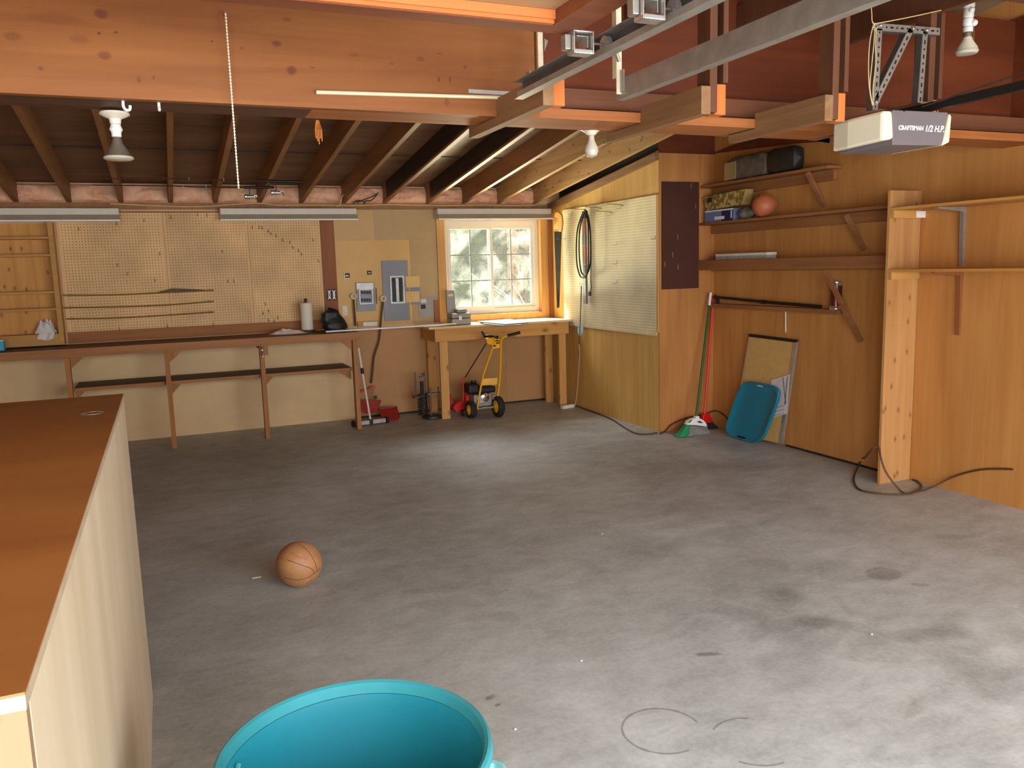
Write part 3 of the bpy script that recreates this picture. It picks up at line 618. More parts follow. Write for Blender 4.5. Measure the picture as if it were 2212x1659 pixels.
B(c.x-.04, c.x-.005, -.432, -.4205, wz+.05, wz+.10).build('latch', M['zinc'], o, bevel=.003)
# two flat pads
def pad(pts, z, th, name, label):
    q = [P(u, v, z=z) for u, v in pts]; q = [Vector((p.x, p.y, z)) for p in q]
    o = MB().prism(q, (0, 0, th)).build(name, M['padedge']); cx = sum((p for p in q), Vector())/len(q)
    MB().prism([cx+(p-cx)*.985+Vector((0,0,th+.0003)) for p in q], (0, 0, .0012)).build('top_sheet', M['padgrey'], o)
    tag(o, label, 'pad', 'flat pads on the window bench')
pad([(1040,700),(1085,704.5),(1128,702),(1090,692)], wz+.001, .005, 'flat_pad', 'lower pale grey pad, mostly covered, on the window bench')
pad([(1028,696),(1092,702),(1141,698),(1102,690.5)], wz+.0085, .007, 'flat_pad', 'upper pale grey pad with dark edge on the window bench')

# ------------------------------------------------------------------ shop lights
def shop_light(x0, x1, label):
    o = thing('shop_light', label, 'light fixture', ((x0+x1)/2, -.09, 2.12), 'long grey shop lights along the top of the back wall')
    B(x0, x1, -.15, -.024, 2.178, 2.238).build('housing', M['fixture'], o, bevel=.004)
    MB().prism([(x0-.004, -.151, 2.178), (x0-.004, -.195, 2.128), (x0-.004, -.190, 2.124), (x0-.004, -.12, 2.172), (x0-.004, -.12, 2.178)], (x1-x0+.008, 0, 0)).build('reflector', M['fixture_shaded'], o)  # reflector colour darkened to carry the fixture's underside shading
    B(x0-.006, x1+.006, -.203, -.193, 2.116, 2.130).build('reflector_lip', M['white'], o)
    B(x0+.0, x0+.004, -.15, -.025, 2.13, 2.177).build('end_plate', M['fixture'], o); B(x1-.004, x1, -.15, -.025, 2.13, 2.177).build('end_plate', M['fixture'], o)
    MB().tube([((x0+x1)/2, -.09, 2.2385), ((x0+x1)/2, -.06, 2.255), ((x0+x1)/2, -.024, 2.26)], .004, 6).build('hanging_hook', M['zinc'], o)
    MB().tube([(x0+.02, -.10, 2.15), (x1-.02, -.10, 2.15)], .017, 12).build('lamp_tube', M['white'], o, smooth=True)
X = lambda u: P(u, 452, y=-.15).x
shop_light(-5.95, X(256), 'grey shop light cut off at the left, above the pine shelf unit')
shop_light(X(475), X(770), 'grey shop light above the right half of the tan pegboards')
shop_light(X(945), X(1191), 'grey shop light directly above the window')

# ------------------------------------------------------------------ peg hooks
def hook(u, v, lab, grp, plane='y', ln=.035):
    if plane == 'y': p = P(u, v, y=-.0165); n = Vector((0,-1,0))
    else: p = P(u, v, x=-.0195); n = Vector((-1,0,0))
    z = Vector((0,0,1))
    mb = MB().tube(smooth_path([p-n*.0035+z*.012, p+n*.006+z*.01, p+n*.008, p+n*.008-z*.012, p+n*(.012)-z*.018, p+n*ln-z*.018, p+n*(ln+.006)-z*.008], 3), .0026, 6)
    return tag(mb.build('peg_hook', M['brass'] if plane == 'y' else M['zinc'], smooth=True), lab, 'peg hook', grp)
L1 = 'small empty wire peg hook on the tan pegboards above the long workbench'; G1 = 'peg hooks on the tan pegboards'
for u, v in ((170,494),(252,482),(311,475),(369,468),(427,463),(447,464),(345,547),(254,571),(276,590),(335,604),(919,545) if 0 else (545,490),(560,490),(566,491),(579,498),(585,503),(596,508),(610,517),(676,517),(626,522),(632,533),(645,540),(651,548),(480,542),(687,562),(932-440,606),(505,606),(573,655),(580,690),(580,670),(592,692),(600,685),(568,675),(258,709),(362,704),(461,699),(668-10,650)):
    hook(u, v, L1, G1)
L2 = 'small empty metal peg hook on the white pegboard'; G2 = 'peg hooks on the white pegboard'
for u, v in ((1237,460),(1278,461),(1294,452),(1320,462),(1343,446),(1417,512),(1334,545-20),(1334,566),(1334,608)): hook(u, v, L2, G2, 'x', .05)

# three long rods with hooks on the pegboard
def rod(pts, r, mat, name, lab, cat, grp=None, n=8):
    return tag(MB().tube(smooth_path(pts), r, n).build(name, mat, smooth=True), lab, cat, grp)
for i, (pp, lab) in enumerate((([(136,638),(250,637),(360,632),(462,627)], 'top one of three long brass strips on the tan pegboard'), ([(138,665),(250,663),(360,659),(462,651)], 'middle one of three long brass strips on the tan pegboard'), ([(143,689),(250,687),(360,681),(462,674)], 'lowest one of three long brass strips on the tan pegboard'))):
    q = [P(u, v, y=-.045) for u, v in pp]
    o = thing('brass_strip', lab, 'strip', q[1], 'long brass strips on the tan pegboard')
    MB().tube(smooth_path(q), .007, 8).build('bar', M['brass'], o, smooth=True)
    for u in (.04, .55, .97):
        p = q[0].lerp(q[3], u); p.z = (q[0].lerp(q[1], u*3) if u < .33 else q[1].lerp(q[2], (u-.33)*3) if u < .66 else q[2].lerp(q[3], (u-.66)*3)).z
        MB().tube([p+Vector((0, .026, .014)), p+Vector((0, .012, .002)), p+Vector((0, .0, -.012)), p+Vector((0, -.012, -.002))], .003, 6).build('holder', M['zinc'], o)
    if i == 0: MB().prism([P(330,634.5,y=-.047), P(455,627,y=-.047), P(420,624.5,y=-.047), P(372,623,y=-.047), P(345,630,y=-.047)], (0, .004, 0)).build('flat_blade', M['cable'], o)

# ------------------------------------------------------------------ electrics
def plate(name, u0, v0, u1, v1, y0, y1, mat, par=None, bevel=.0):
    a, b = P(u0, v0, y=y0), P(u1, v1, y=y0)
    return B(a.x, b.x, y0, y1, b.z, a.z).build(name, mat, par, bevel=bevel)
o = thing('circuit_breaker_cabinet', 'large grey breaker panel with black breakers left of the window', 'breaker panel', P(855, 690, y=-.01))
plate('cover_plate', 824, 564, 886, 691, -.022, -.009, M['panelgrey'], o, .002)
ringframe(P(842,600,y=-.034).x, P(873,600,y=-.034).x, P(850,656,y=-.034).z, P(850,596,y=-.034).z, .018, -.034, -.0225, 'inner_frame', M['platesilver'], o)
plate('inner_plate', 846, 600, 870, 652, -.025, -.0225, M['black'], o)
for r_ in range(7):
    for s_ in (0, 1):
        u = 847 if s_ == 0 else 864; v = 601+r_*7.2
        plate('breaker', u, v, u+6, v+6.2, -.034, -.0252, M['black'], o)
plate('bus_strip', 854.5, 601, 863, 651, -.030, -.0252, M['platesilver'], o)
plate('side_plate', 877, 597, 908, 657, -.0085 if False else -.0215, -.0095, M['panelgrey'], None) if False else None
plate('side_plate', 887, 616, 909, 657, -.020, -.0095, M['panelgrey'], o)
for v0, v1, lab in ((597, 620, 'upper tan card stuck beside the large breaker panel'), (630, 652, 'lower tan card stuck beside the large breaker panel')):
    tag(plate('tan_card', 876, v0, 907, v1, -.027, -.0228, M['card']), lab, 'card', 'tan cards beside the breaker panel')
o = thing('breaker_box', 'small grey breaker box with dark breakers left of the large panel', 'breaker box', P(790, 672, y=-.01))
plate('box_body', 768.5, 611, 812, 671, -.03, -.009, M['panelgrey'], o, .002)
plate('top_label', 770, 612, 807, 624, -.0325, -.0303, M['platesilver'], o)
ringframe(P(776,640,y=-.045).x, P(806,640,y=-.045).x, P(790,657,y=-.045).z, P(790,624,y=-.045).z, .012, -.045, -.0303, 'inner_frame', M['platesilver'], o)
plate('inner_plate', 780, 627, 803, 653, -.034, -.0303, M['panelgrey'], o)
for k in range(4):
    for v in (628.5, 645): plate('breaker', 780.5+k*5.4, v, 785+k*5.4, v+6.5, -.042, -.0342, M['black'], o)
plate('side_box', 812.5, 622, 815, 657, -.05, -.031, M['iron'], o)
o = thing('meter_plate', 'pale grey cover plate with black square beside the window casing', 'cover plate', P(925, 684, y=-.01))
plate('plate', 904, 642, 943, 684, -.0125, -.0085, M['greyplate'], o); plate('socket', 909, 658, 919.5, 667, -.016, -.0127, M['black'], o); plate('label', 909, 646.5, 921, 653.5, -.0135, -.0127, M['fixture'], o, )
o = thing('switch_box', 'twin white switches in a dark box on the red-brown board', 'switch', P(716, 648, y=-.02))
plate('box', 705.5, 625, 728, 648.5, -.026, -.0185, M['brown'], o)
for u in (707.5, 717.5):
    a, b = P(u, 626, y=-.03), P(u+8, 647.5, y=-.03); w = (b.x-a.x); h = a.z-b.z
    MB().prism([(a.x, -.032, b.z), (a.x+w*.3, -.032, b.z+h*.12), (a.x+w*.7, -.032, b.z+h*.12), (b.x, -.032, b.z), (b.x, -.032, b.z+h*.1), (a.x+w*.75, -.032, b.z+h*.3), (a.x+w*.9, -.032, b.z+h*.5), (a.x+w*.75, -.032, b.z+h*.7), (b.x, -.032, a.z-h*.1), (b.x, -.032, a.z), (a.x+w*.7, -.032, a.z-h*.12), (a.x+w*.3, -.032, a.z-h*.12), (a.x, -.032, a.z), (a.x, -.032, a.z-h*.1), (a.x+w*.25, -.032, a.z-h*.3), (a.x+w*.1, -.032, a.z-h*.5), (a.x+w*.25, -.032, b.z+h*.3), (a.x, -.032, b.z+h*.1)], (0, .005, 0)).build('switch_yoke', M['white'], o)
    B(a.x+w*.35, a.x+w*.6, -.036, -.0322, b.z+h*.4, b.z+h*.6).build('toggle', M['black'] if u < 710 else M['cream'], o)
o = thing('power_outlet', 'cream wall outlet just above the black tool bag', 'outlet', P(745, 682, y=-.01))
plate('face_plate', 738.5, 660.5, 751.5, 682, -.014, -.0085, M['cream'], o, .002)
for v in (662.5, 673): plate('socket', 742, v, 748.5, v+6, -.0165, -.0142, M['offwhite'], o, .001)
o = thing('wall_control', 'cream framed control with brown centre, the left of two on the hardboard', 'wall control', P(750, 602, y=-.01))
plate('frame', 742, 588.5, 756.5, 602.5, -.018, -.0085, M['cream'], o, .003); plate('dial', 745, 590, 756, 600, -.021, -.0182, M['brown'], o, .001); plate('lever', 746, 594.5, 753, 597, -.023, -.0212, M['cream'], o)
o = thing('wall_control', 'small dark bracket with white edge, the right of two on the hardboard', 'wall control', P(797, 593, y=-.01))
plate('bracket', 792.5, 585, 803, 593, -.016, -.0085, M['black'], o); plate('edge', 791, 586.5, 792.4, 593, -.018, -.0085, M['white'], o); plate('pin', 795, 588.5, 801, 590, -.019, -.0162, M['cream'], o)
# cable clamps and thick cables
for (u, v), path, lab in (((764, 640), [(764,647),(765,665),(767,690),(768,704)], 'brown cable with cream ring clamp left of the small breaker box'), ((828, 645), [(827,652),(825,670),(823,690),(821,715),(818,738),(808,770),(805,800),(802,828)], 'brown cable with cream ring clamp between the two breaker panels')):
    y_ = -.06
    o = thing('feed_cable', lab, 'cable', P(u, v, y=y_))
    MB().tube(smooth_path([P(a, b, y=y_) for a, b in path]), .0105, 8).build('hanging_lead', M['cable'], o, smooth=True)
    p = P(u, v, y=y_); MB().torus(p, .025, .009, (0,1,0), 24, 8).build('ring_clamp', M['cream'], o, smooth=True)
    B(p.x-.008, p.x+.008, p.y+.012, -.031 if u < 800 else -.0225, p.z-.006, p.z+.006).build('stem', M['cream'], o)
    MB().sphere(p+Vector((.018, -.012, .008 if u < 800 else .012)), .013, 14, 8).build('plug_cap', M['cream'], o, smooth=True)
o = thing('label_strip', 'short wood strip with grey tape lying below the breaker panels', 'strip', P(795, 703, y=-.03))
plate('wood_strip', 773, 695, 820, 704, -.04, -.009, M['shelf_pine'], o); plate('grey_tape', 785, 696.5, 815, 703, -.042, -.0402, M['platesilver'], o)
# wire along top plate
q = [P(u, v-3, y=-.032) for u, v in ((238,443),(300,446),(380,449),(440,449),(500,445),(560,442),(600,446),(700,446),(760,447),(830,445),(900,446),(960,447),(1040,446),(1110,447),(1150,446),(1180,445))]
tag(MB().tube(smooth_path(q, 4), .0065, 6).build('house_wire', M['cable_tan'], smooth=True), 'thin cream wire running along the plate above the shop lights', 'wire')
q = [P(u, v, y=-.16) for u, v in ((728,447),(735,440),(738,428),(741,422),(752,418))]
tag(MB().tube(smooth_path(q, 5), .0055, 6).build('house_wire', M['cable_tan'], smooth=True), 'short cream wire curling up beside the eighth insulation batt', 'wire')
for i, pts in enumerate(([(762,440),(770,434),(780,434),(790,438)], [(785,442),(790,434),(798,434),(806,430),(815,420)], [(770,438),(790,430),(806,424),(818,416)])):
    q = [P(u, v, y=-.16-.02*i) for u, v in pts]
    tag(MB().tube(smooth_path(q, 5), .006, 6).build('loose_cord', M['iron'], smooth=True), ['dark cable end looping lowest left on the insulation', 'dark cable end looping right beside the black rafter side', 'dark cable end crossing highest over the insulation'][i], 'cable', 'dark cable ends over the insulation')

# ------------------------------------------------------------------ fishing rods under the rafters
for (ps, grip_t, reel_px, lab, y_) in (([(205,386),(370,386),(520,390),(652,393)], (562, 652), (597, 416), 'longer fishing rod hung under the rafters, reel on the right', -1.12), ([(200,398),(370,402),(470,405),(592,404)], (525, 592), (540, 425), 'shorter fishing rod hung under the rafters, reel on the left', -.80)):
    q = [P(u, v, y=y_) for u, v in ps]; z_ = zr(y_)-.022
    q = [Vector((p.x, y_, min(p.z, z_))) for p in q]
    o = thing('fishing_rod', lab, 'fishing rod', q[2], 'fishing rods under the rafters')
    MB().tube(smooth_path(q), [.003+.004*i/18 for i in range(19)], 8).build('blank', M['brown'], o, smooth=True)
    a = q[2].lerp(q[3], (grip_t[0]-ps[2][0])/(ps[3][0]-ps[2][0])); MB().tube([a, a.lerp(q[3], .5), q[3]], .013, 10).build('grip', M['black'], o, smooth=True)
    for t_ in (.25, .75):
        h_ = q[1].lerp(q[2], t_); MB().tube([h_+Vector((0,-.012,.016)), h_+Vector((0,-.012,-.01)), h_+Vector((0,.012,-.01)), h_+Vector((0,.012,.016))], .002, 5).build('hanging_loop', M['zinc'], o)
    rp = P(reel_px[0], reel_px[1], y=y_)
    re = MB().tube([Vector((rp.x, y_, q[3].z-.012)), rp+Vector((.0, 0, .02))], .004, 6).build('reel_foot', M['iron'], o)
    MB().lathe([(.012, -.05), (.024, -.045), (.024, -.03), (.02, -.028), (.02, -.01), (.026, -.008), (.026, 0), (.016, .004), (.016, .03)], rp, (1,0,0), 18).build('spool', M['zinc'], o, smooth=True)
    MB().tube(arc(rp, .034, -.3, PI+.3, 12, (1,0,0), (0,-1,0)), .0025, 6).build('bail', M['chrome'], o, smooth=True)
    MB().box(rp.x+.03, rp.x+.065, y_-.015, y_+.015, rp.z-.012, rp.z+.016).build('gear_box', M['offwhite'] if reel_px[0] > 560 else M['zinc'], o, bevel=.005)
    MB().tube([rp+Vector((.045,-.016,0)), rp+Vector((.047,-.04,0)), rp+Vector((.06,-.042,-.03))], .004, 6).build('crank', M['black'], o)

# ------------------------------------------------------------------ right wall, rear part: white pegboard and what hangs on it
pm = pegmat('peg_white', (244,234,192), (150,132,84), 'y', 'z')
y0_, y1_ = -.36, YE+.02
o = tag(B(-.018, -.013, y1_, y0_, .915, 2.205).build('pegboard', pm), 'large cream white pegboard on the right wall past the window', 'pegboard')
for z in (.93, 2.16): B(-.0125, -.001, y1_+.01, y0_-.01, z, z+.035).build('mounting_batten', M['casing'], o)
B(-.017, -.001, y1_-.019, y1_-.001, .945, 2.205).build('edge_strip', M['casing'], o)
tag(B(-.045, -.003, -.062, -.0235, .99, 2.235).build('corner_post', M['redboard']), 'narrow brown post in the corner beside the window casing', 'post')
# hand saw
o = thing('hand_saw', 'hand saw with amber handle hanging blade down beside the window', 'saw', (-.075, -.16, 1.1))
sx = -.105
def SP(u, v): p = P(u, v, x=sx); return p
bl = [SP(1197,500), SP(1213,500), SP(1211,560), SP(1208,664), SP(1203,666)]
MB().prism(bl, (.003, 0, 0)).build('blade', M['blade'], o)
hd = [SP(1198,494), SP(1198,484), SP(1203,482), SP(1207,476), SP(1205,470), SP(1200,468), SP(1200,460), SP(1207,458), SP(1214,464), SP(1216,480), SP(1214,499), SP(1210,501), SP(1206,494)]
MB().prism([p-Vector((.009,0,0)) for p in hd], (.02, 0, 0)).build('handle', M['saw_handle'], o, bevel=.003)
for u, v in ((1200,516),): pass
MB().tube([P(1222,516,x=-.024)+Vector((0,0,.01)), P(1222,516,x=-.026), Vector((-.13, P(1222,516,x=-.024).y+.01, P(1222,516,x=-.024).z))], .003, 6).build('hanger_wire', M['zinc'], o)
# rods sticking out of pegboard (long hooks)
for (a, b, lab) in (((1345,443),(1291,444),'long straight metal hook, highest on the white pegboard'), ((1297,449),(1264,446),'long straight metal hook, second highest on the white pegboard'), ((1320,458),(1280,453),'long straight metal hook, furthest right of the lower two on the white pegboard'), ((1262,453),(1238,451),'long straight metal hook furthest left on the white pegboard')):
    p = P(*a, x=-.02); p2 = P(b[0], b[1], y=p.y-.0)
    e = Vector((-.20, p.y, p.z+.012))
    tag(MB().tube([p+Vector((0,0,-.012)), p, p+Vector((-.01,0,.002)), e], .0038, 6).build('long_hook', M['brass'], smooth=True), lab, 'hook', 'long hooks on the white pegboard')
# level
lx_ = -.06
la, lb = P(1262, 458, x=lx_), P(1262, 656, x=lx_)
o = thing('spirit_level', 'long spirit level with red faces hanging among black cord loops', 'level', lb)
yy = la.y
w_ = .03
def lev(v0, v1, m, n): 
    a_, b_ = P(1262, v0, x=lx_), P(1261, v1, x=lx_); return B(lx_-.012, lx_+.012, yy-w_, yy+w_, b_.z, a_.z).build(n, m, o)
lev(456, 472, M['iron'], 'end_cap'); lev(472.3, 506, M['levelred'], 'face_strip'); lev(506.3, 530, M['levelgrey'], 'vial_block'); lev(530.3, 571, M['levelred'], 'face_strip'); lev(571.3, 580, M['levelgrey'], 'vial_block'); lev(580.3, 656, M['levelgrey'], 'lower_body'); MB().torus((lx_, yy, la.z+.006), .008, .002, (1,0,0), 14, 6).build('hanging_ring', M['zinc'], o)
# cord loops
o = thing('extension_lead', 'coiled black cord hung in long loops on the white pegboard', 'cord', P(1264, 600, x=-.09))
cx = -.085
for k, (pts) in enumerate(([(1264,453),(1255,470),(1247,500),(1245,540),(1247,575),(1254,598),(1262,600)], [(1264,455),(1258,470),(1252,500),(1251,545),(1254,580),(1258,592),(1266,598)], [(1264,453),(1271,470),(1275,500),(1276,545),(1274,575),(1268,592),(1262,600)], [(1266,455),(1270,480),(1271,520),(1271,560),(1270,585),(1265,598)], [(1268,455),(1273,490),(1277,540),(1276,600),(1277,622),(1273,634)])):
    q = [P(u, v, x=cx-.008*k) for u, v in pts]; MB().tube(smooth_path(q, 5), .0085 if k < 4 else .005, 7).build('hanging_loop', M['black'], o, smooth=True)
p = P(1274, 634, x=cx-.03); B(p.x-.01, p.x+.01, p.y-.02, p.y+.02, p.z-.025, p.z+.02).build('plug', M['brown'], o, bevel=.004)
# arrow with feathers
o = thing('arrow', 'dark arrow with pale blue feathers hanging on the white pegboard', 'arrow', P(1252, 742, x=-.04))
q = [P(1256, 618, x=-.04), P(1254, 680, x=-.04), P(1252, 742, x=-.04)]
MB().tube(q, .0055, 8).build('shaft', M['iron'], o, smooth=True)
for s_ in (-1, 1):
    a_, b_, c_, d_ = P(1254, 698, x=-.04), P(1254+s_*6, 708, x=-.04), P(1253+s_*6, 718, x=-.04), P(1252, 727, x=-.04)
    MB().prism([a_, b_, c_, d_], (.0015, 0, 0)).build('feather', M['feather'], o)
MB().tube([P(1252,620,x=-.022), P(1252,613,x=-.03), P(1256,612,x=-.045), P(1258,616,x=-.045)], .002, 6).build('wire_hanger', M['zinc'], o)
# power strip and its lead
o = thing('power_strip', 'white power strip on the floor with a pale lead rising to the wall', 'power strip', P(1224, 882, z=0))
a_, b_ = P(1214, 884, z=.0), P(1238, 880, z=.0)
MB().bar(a_+Vector((0,0,.022)), b_+Vector((0,0,.022)), .055, .04, (0,1,0)).build('body', M['offwhite'], o, bevel=.006)
q = [b_+Vector((.01,0,.02)), P(1243,872,x=-.02), P(1247,840,x=-.012), P(1250,800,x=-.012), P(1252,760,x=-.012), P(1250,745,x=-.012)]
MB().tube(smooth_path(q), .006, 7).build('lead', M['cable_pink'], o, smooth=True)

# ------------------------------------------------------------------ orange end wall board
a_, b_ = P(1430, 392, y=YE-.012), P(1509, 622, y=YE-.012)
o = tag(B(a_.x, b_.x, YE-.014, YE-.002, b_.z, a_.z).build('brown_board', M['brown']), 'dark chocolate brown board on the orange plywood wall end', 'board')
for u, v in ((1493,401),(1503,446),(1464,512),(1453,550),(1436,571),(1465,577)):
    p = P(u, v, y=YE-.015); B(p.x-.0025, p.x+.0025, YE-.0165, YE-.0142, p.z-.022, p.z+.022).build('staple', M['zinc'], o)

# ------------------------------------------------------------------ shelves on the long right wall
def wall_shelf(name, label, xf, y0, y1, z, braces, fascia=.0, mat='shelf_wall', cleat=True):
    o = thing(name, label, 'shelf', ((xf+XS)/2, (y0+y1)/2, z-.05), 'brown plank shelves on the long right wall')
    B(xf, XS-.004, y1, y0, z-.022, z).build('plank', M[mat], o)
    if fascia: B(xf-.02, xf-.001, y1, y0, z-fascia, z).build('front_rail', M[mat], o)
    if cleat: B(XS-.045, XS-.004, y1+.05, y0-.02, z-.1, z-.023).build('wall_cleat', M['shelf_wall'], o)
    for (u0, v0), (u1, v1) in braces: MB().bar(P(u0, v0, x=xf+.035), P(u1, v1, x=XS-.03), .036, .024, (0,1,0)).build('brace', M['shelf_wall'], o)
    return o
XF1 = .44
zz1 = P(1640, 383, x=.46).z
wall_shelf('plank_shelf', 'top brown plank shelf on the right wall, holding the black bag', .45, YE-.004, -3.86, 2.285, (((1744,372), (1781,446)),), .0)
wall_shelf('plank_shelf', 'middle brown plank shelf on the right wall, holding the ball', .44, YE-.004, -4.53, 1.945, (((1828,464), (1868,541)),), .0)
wall_shelf('plank_shelf', 'lower brown plank shelf on the right wall, holding two flat tins', .44, YE-.004, -4.53, 1.60, (((1785,592), (1860,738)),), .09)
tag(B(XS-.085, XS-.004, -3.925, YE-.05, 1.16, 1.195).build('ledge_strip', M['shelf_wall']), 'narrow wooden ledge on the right wall carrying the black rod', 'ledge')
# black bag on the top shelf
c = Vector((.53, -2.98, 2.286))
o = thing('concrete_bag', 'black and grey plastic sack lying on the top wall shelf', 'sack', c)
def sack(ya, yb, fat=.07):
    def fn(u, v):
        a = 2*PI*u; t_ = v; e = (1-(2*t_-1)**8)**.35*.97+.03
        ca, sa = math.cos(a), math.sin(a); k = (abs(ca)**4+abs(sa)**4)**-.25
        w = 1+.06*noise.noise(Vector((ca*2, sa*2, t_*6)))
        return Vector((c.x+.062*ca*k*e*w, ya+(yb-ya)*t_, c.z+.105+.10*sa*k*e*w))
    return fn
MB().grid(sack(-2.62, -3.17), 24, 20, True).build('grey_wrap', M['baggrey'], o, smooth=True)
MB().grid(sack(-3.14, -3.50), 24, 16, True).build('black_end', M['bagblack'], o, smooth=True)
B(.463, .4665, -2.78, -2.62, 2.30, 2.45).build('paper_label', M['baglabel'], o)
# basket
c = Vector((.53, -2.62, 1.946))
o = thing('clear_bag', 'grey clear plastic bag between the blue box and the ball', 'bag', (.50, -2.88, 1.946))
def cb(u, v):
    a = 2*PI*u; e = math.sin(PI*min(max(v, .02), .98))**.5
    return Vector((.50+.05*math.cos(a)*e*(1+.2*noise.noise(Vector((math.cos(a)*2, math.sin(a)*2, v*5)))), -2.885+.105*math.sin(a)*e*(1+.15*noise.noise(Vector((math.cos(a)*2, math.sin(a)*2, v*4+9)))), 1.948+.10*v))
MB().grid(cb, 26, 14, True).build('film', M['plastic_bag'], o, smooth=True)
B(.47, .53, -2.93, -2.84, 1.95, 1.985).build('contents', M['baggrey'], o)
ztop2 = 1.946
o = thing('blue_carton', 'blue and white carton at the left end of the middle wall shelf', 'carton', (.49, -2.5, ztop2))
ya, yb = P(1521,470,x=.445).y, P(1581,465,x=.445).y
ya = min(ya, YE-.02)
B(.455, .54, -2.76, ya, ztop2+.001, ztop2+.105).build('body', M['bluebox'], o)
B(.4535, .4548, -2.76, -2.60, ztop2+.001, ztop2+.09).build('dark_print', M['navy'], o)
B(.4530, .4547, -2.76, ya, ztop2+.092, ztop2+.105).build('white_band', M['white'], o)
B(.4522, .4533, -2.64, -2.50, ztop2+.018, ztop2+.045).build('white_print', M['white'], o); B(.4522, .4533, -2.745, -2.73, ztop2+.02, ztop2+.085).build('white_print', M['white'], o)
o = thing('wicker_basket', 'flat straw coloured basket on top of the blue carton', 'basket', (.5, -2.6, ztop2+.11))
MB().prism([(.462, -2.37, ztop2+.107), (.462, -2.86, ztop2+.127+.0), (.462, -2.92, ztop2+.255), (.462, -2.30, ztop2+.235)], (.008, 0, 0)).build('front_side', M['wicker'], o)
MB().prism([(.548, -2.37, ztop2+.107), (.548, -2.86, ztop2+.127), (.548, -2.92, ztop2+.23), (.548, -2.30, ztop2+.21)], (.008, 0, 0)).build('back_side', M['wicker'], o)
MB().prism([(.471, -2.37, ztop2+.107), (.547, -2.37, ztop2+.107), (.547, -2.31, ztop2+.235), (.471, -2.31, ztop2+.235)], (0, -.006, 0)).build('end_side', M['wicker'], o)
MB().prism([(.471, -2.86, ztop2+.127), (.547, -2.86, ztop2+.127), (.547, -2.915, ztop2+.253), (.471, -2.915, ztop2+.253)], (0, .006, 0)).build('end_side', M['wicker'], o)
MB().prism([(.471, -2.38, ztop2+.107), (.547, -2.38, ztop2+.107), (.547, -2.85, ztop2+.127), (.471, -2.85, ztop2+.127)], (0, 0, .006)).build('base', M['wicker'], o)
B(.4585, .4615, -2.45, -2.385, ztop2+.18, ztop2+.222).build('tag_patch', M['brown'], o)
# ball helper
def ball(c, r, mat, name, label, ridges=False, rot=None, line=None):
    o = thing(name, label, 'ball', (c[0], c[1], c[2]-r)); mb = MB().sphere(c, r, 48, 32); mb.build('cover', mat, o, smooth=True)
    R = rot or Matrix.Identity(3); c = Vector(c)
    def circ(fn, n=60): 
        return [c + R @ (fn(2*PI*i/n).normalized()*(r*1.0004)) for i in range(n)]
    w = .0016 if not ridges else .003
    for fn in (lambda a: Vector((math.cos(a), math.sin(a), 0)), lambda a: Vector((math.cos(a), 0, math.sin(a))),
               lambda a: Vector((math.cos(a)*.9, math.sin(a)*.75, .55+.25*math.cos(2*a))), lambda a: Vector((math.cos(a)*.9, math.sin(a)*.75, -.55-.25*math.cos(2*a)))):
        MB().tube(circ(fn), w, 6, closed=True).build('seam', line or M['brown'], o, smooth=True)
    return o, R
r = .098
ball((.505, -3.105, 1.947+r), r, M['leather_dark'], 'ball', 'reddish orange ball on the middle wall shelf beside the clear bag', True, Matrix.Rotation(.3, 3, 'Z') @ Matrix.Rotation(1.4, 3, 'Y'), M['leather_dark'])
# two flat tins
for i, (u0, u1, lab) in enumerate(((1546, 1594, 'left one of two flat white boxes on the lower wall shelf'), (1595.5, 1657, 'right one of two flat white boxes on the lower wall shelf'))):
    ya, yb = P(u0, 548, x=.47).y, P(u1, 548, x=.47).y
    o = thing('flat_box', lab, 'box', (.52, (ya+yb)/2, 1.601), 'flat white boxes on the lower wall shelf')
    B(.47, .57, yb+.003, ya-.003, 1.6015, 1.632).build('tray', M['platesilver'], o); B(.466, .574, yb+.001, ya-.001, 1.6325, 1.655).build('lid', M['offwhite'], o, bevel=.003)
# rod and can on the ledge
q0, q1 = P(1546, 641, x=.55), P(1772, 660, x=.55); zl = 1.195
o = thing('black_rod', 'long black telescopic rod lying on the narrow wall ledge', 'rod', (.55, q0.y, zl))
pts = [Vector((.545, q0.y, zl+.062)), Vector((.55, (q0.y+q1.y)/2, zl+.036)), Vector((.56, q1.y, zl+.018))]
MB().tube(pts, .0125, 10).build('outer_tube', M['black'], o, smooth=True)
MB().sphere(pts[0], .02, 14, 10).build('end_knob', M['black'], o, smooth=True); MB().lathe([(.016, -.03), (.018, 0), (.016, .03)], pts[1], (pts[2]-pts[0]), 12).build('collar', M['black'], o, smooth=True)
B(pts[0].x-.012, pts[0].x+.012, pts[0].y-.05, pts[0].y-.02, zl+.001, zl+.048).build('support_foot', M['black'], o)
c = P(1804, 665, x=.555); c = Vector((.56, c.y, zl+.001))
o = thing('metal_can', 'shiny tin can with painted dark reflection standing on the wall ledge behind a brace', 'can', c)
MB().lathe([(.044, 0), (.047, .004), (.047, .01), (.044, .014), (.044, .20), (.047, .204), (.047, .212), (.04, .212), (.04, .206), (.01, .206)], c, n=32).build('body', M['tin'], o, smooth=True)
MB().lathe([(.0448, .03), (.0448, .185)], c, n=32, caps=False).build('dark_wrap', M['tin_dark'], o, smooth=True)  # dark band puts the tin's dark reflection into colour
# white stick hanging on the wall
a_, b_ = P(1697, 668, x=XS-.01), P(1697, 716, x=XS-.01)
tag(MB().tube([a_, b_, b_+Vector((0,0,-.012))], [.006, .006, .002], 8).build('white_stick', M['offwhite'], smooth=True), 'thin white stick hanging on the wall below the black rod', 'stick')

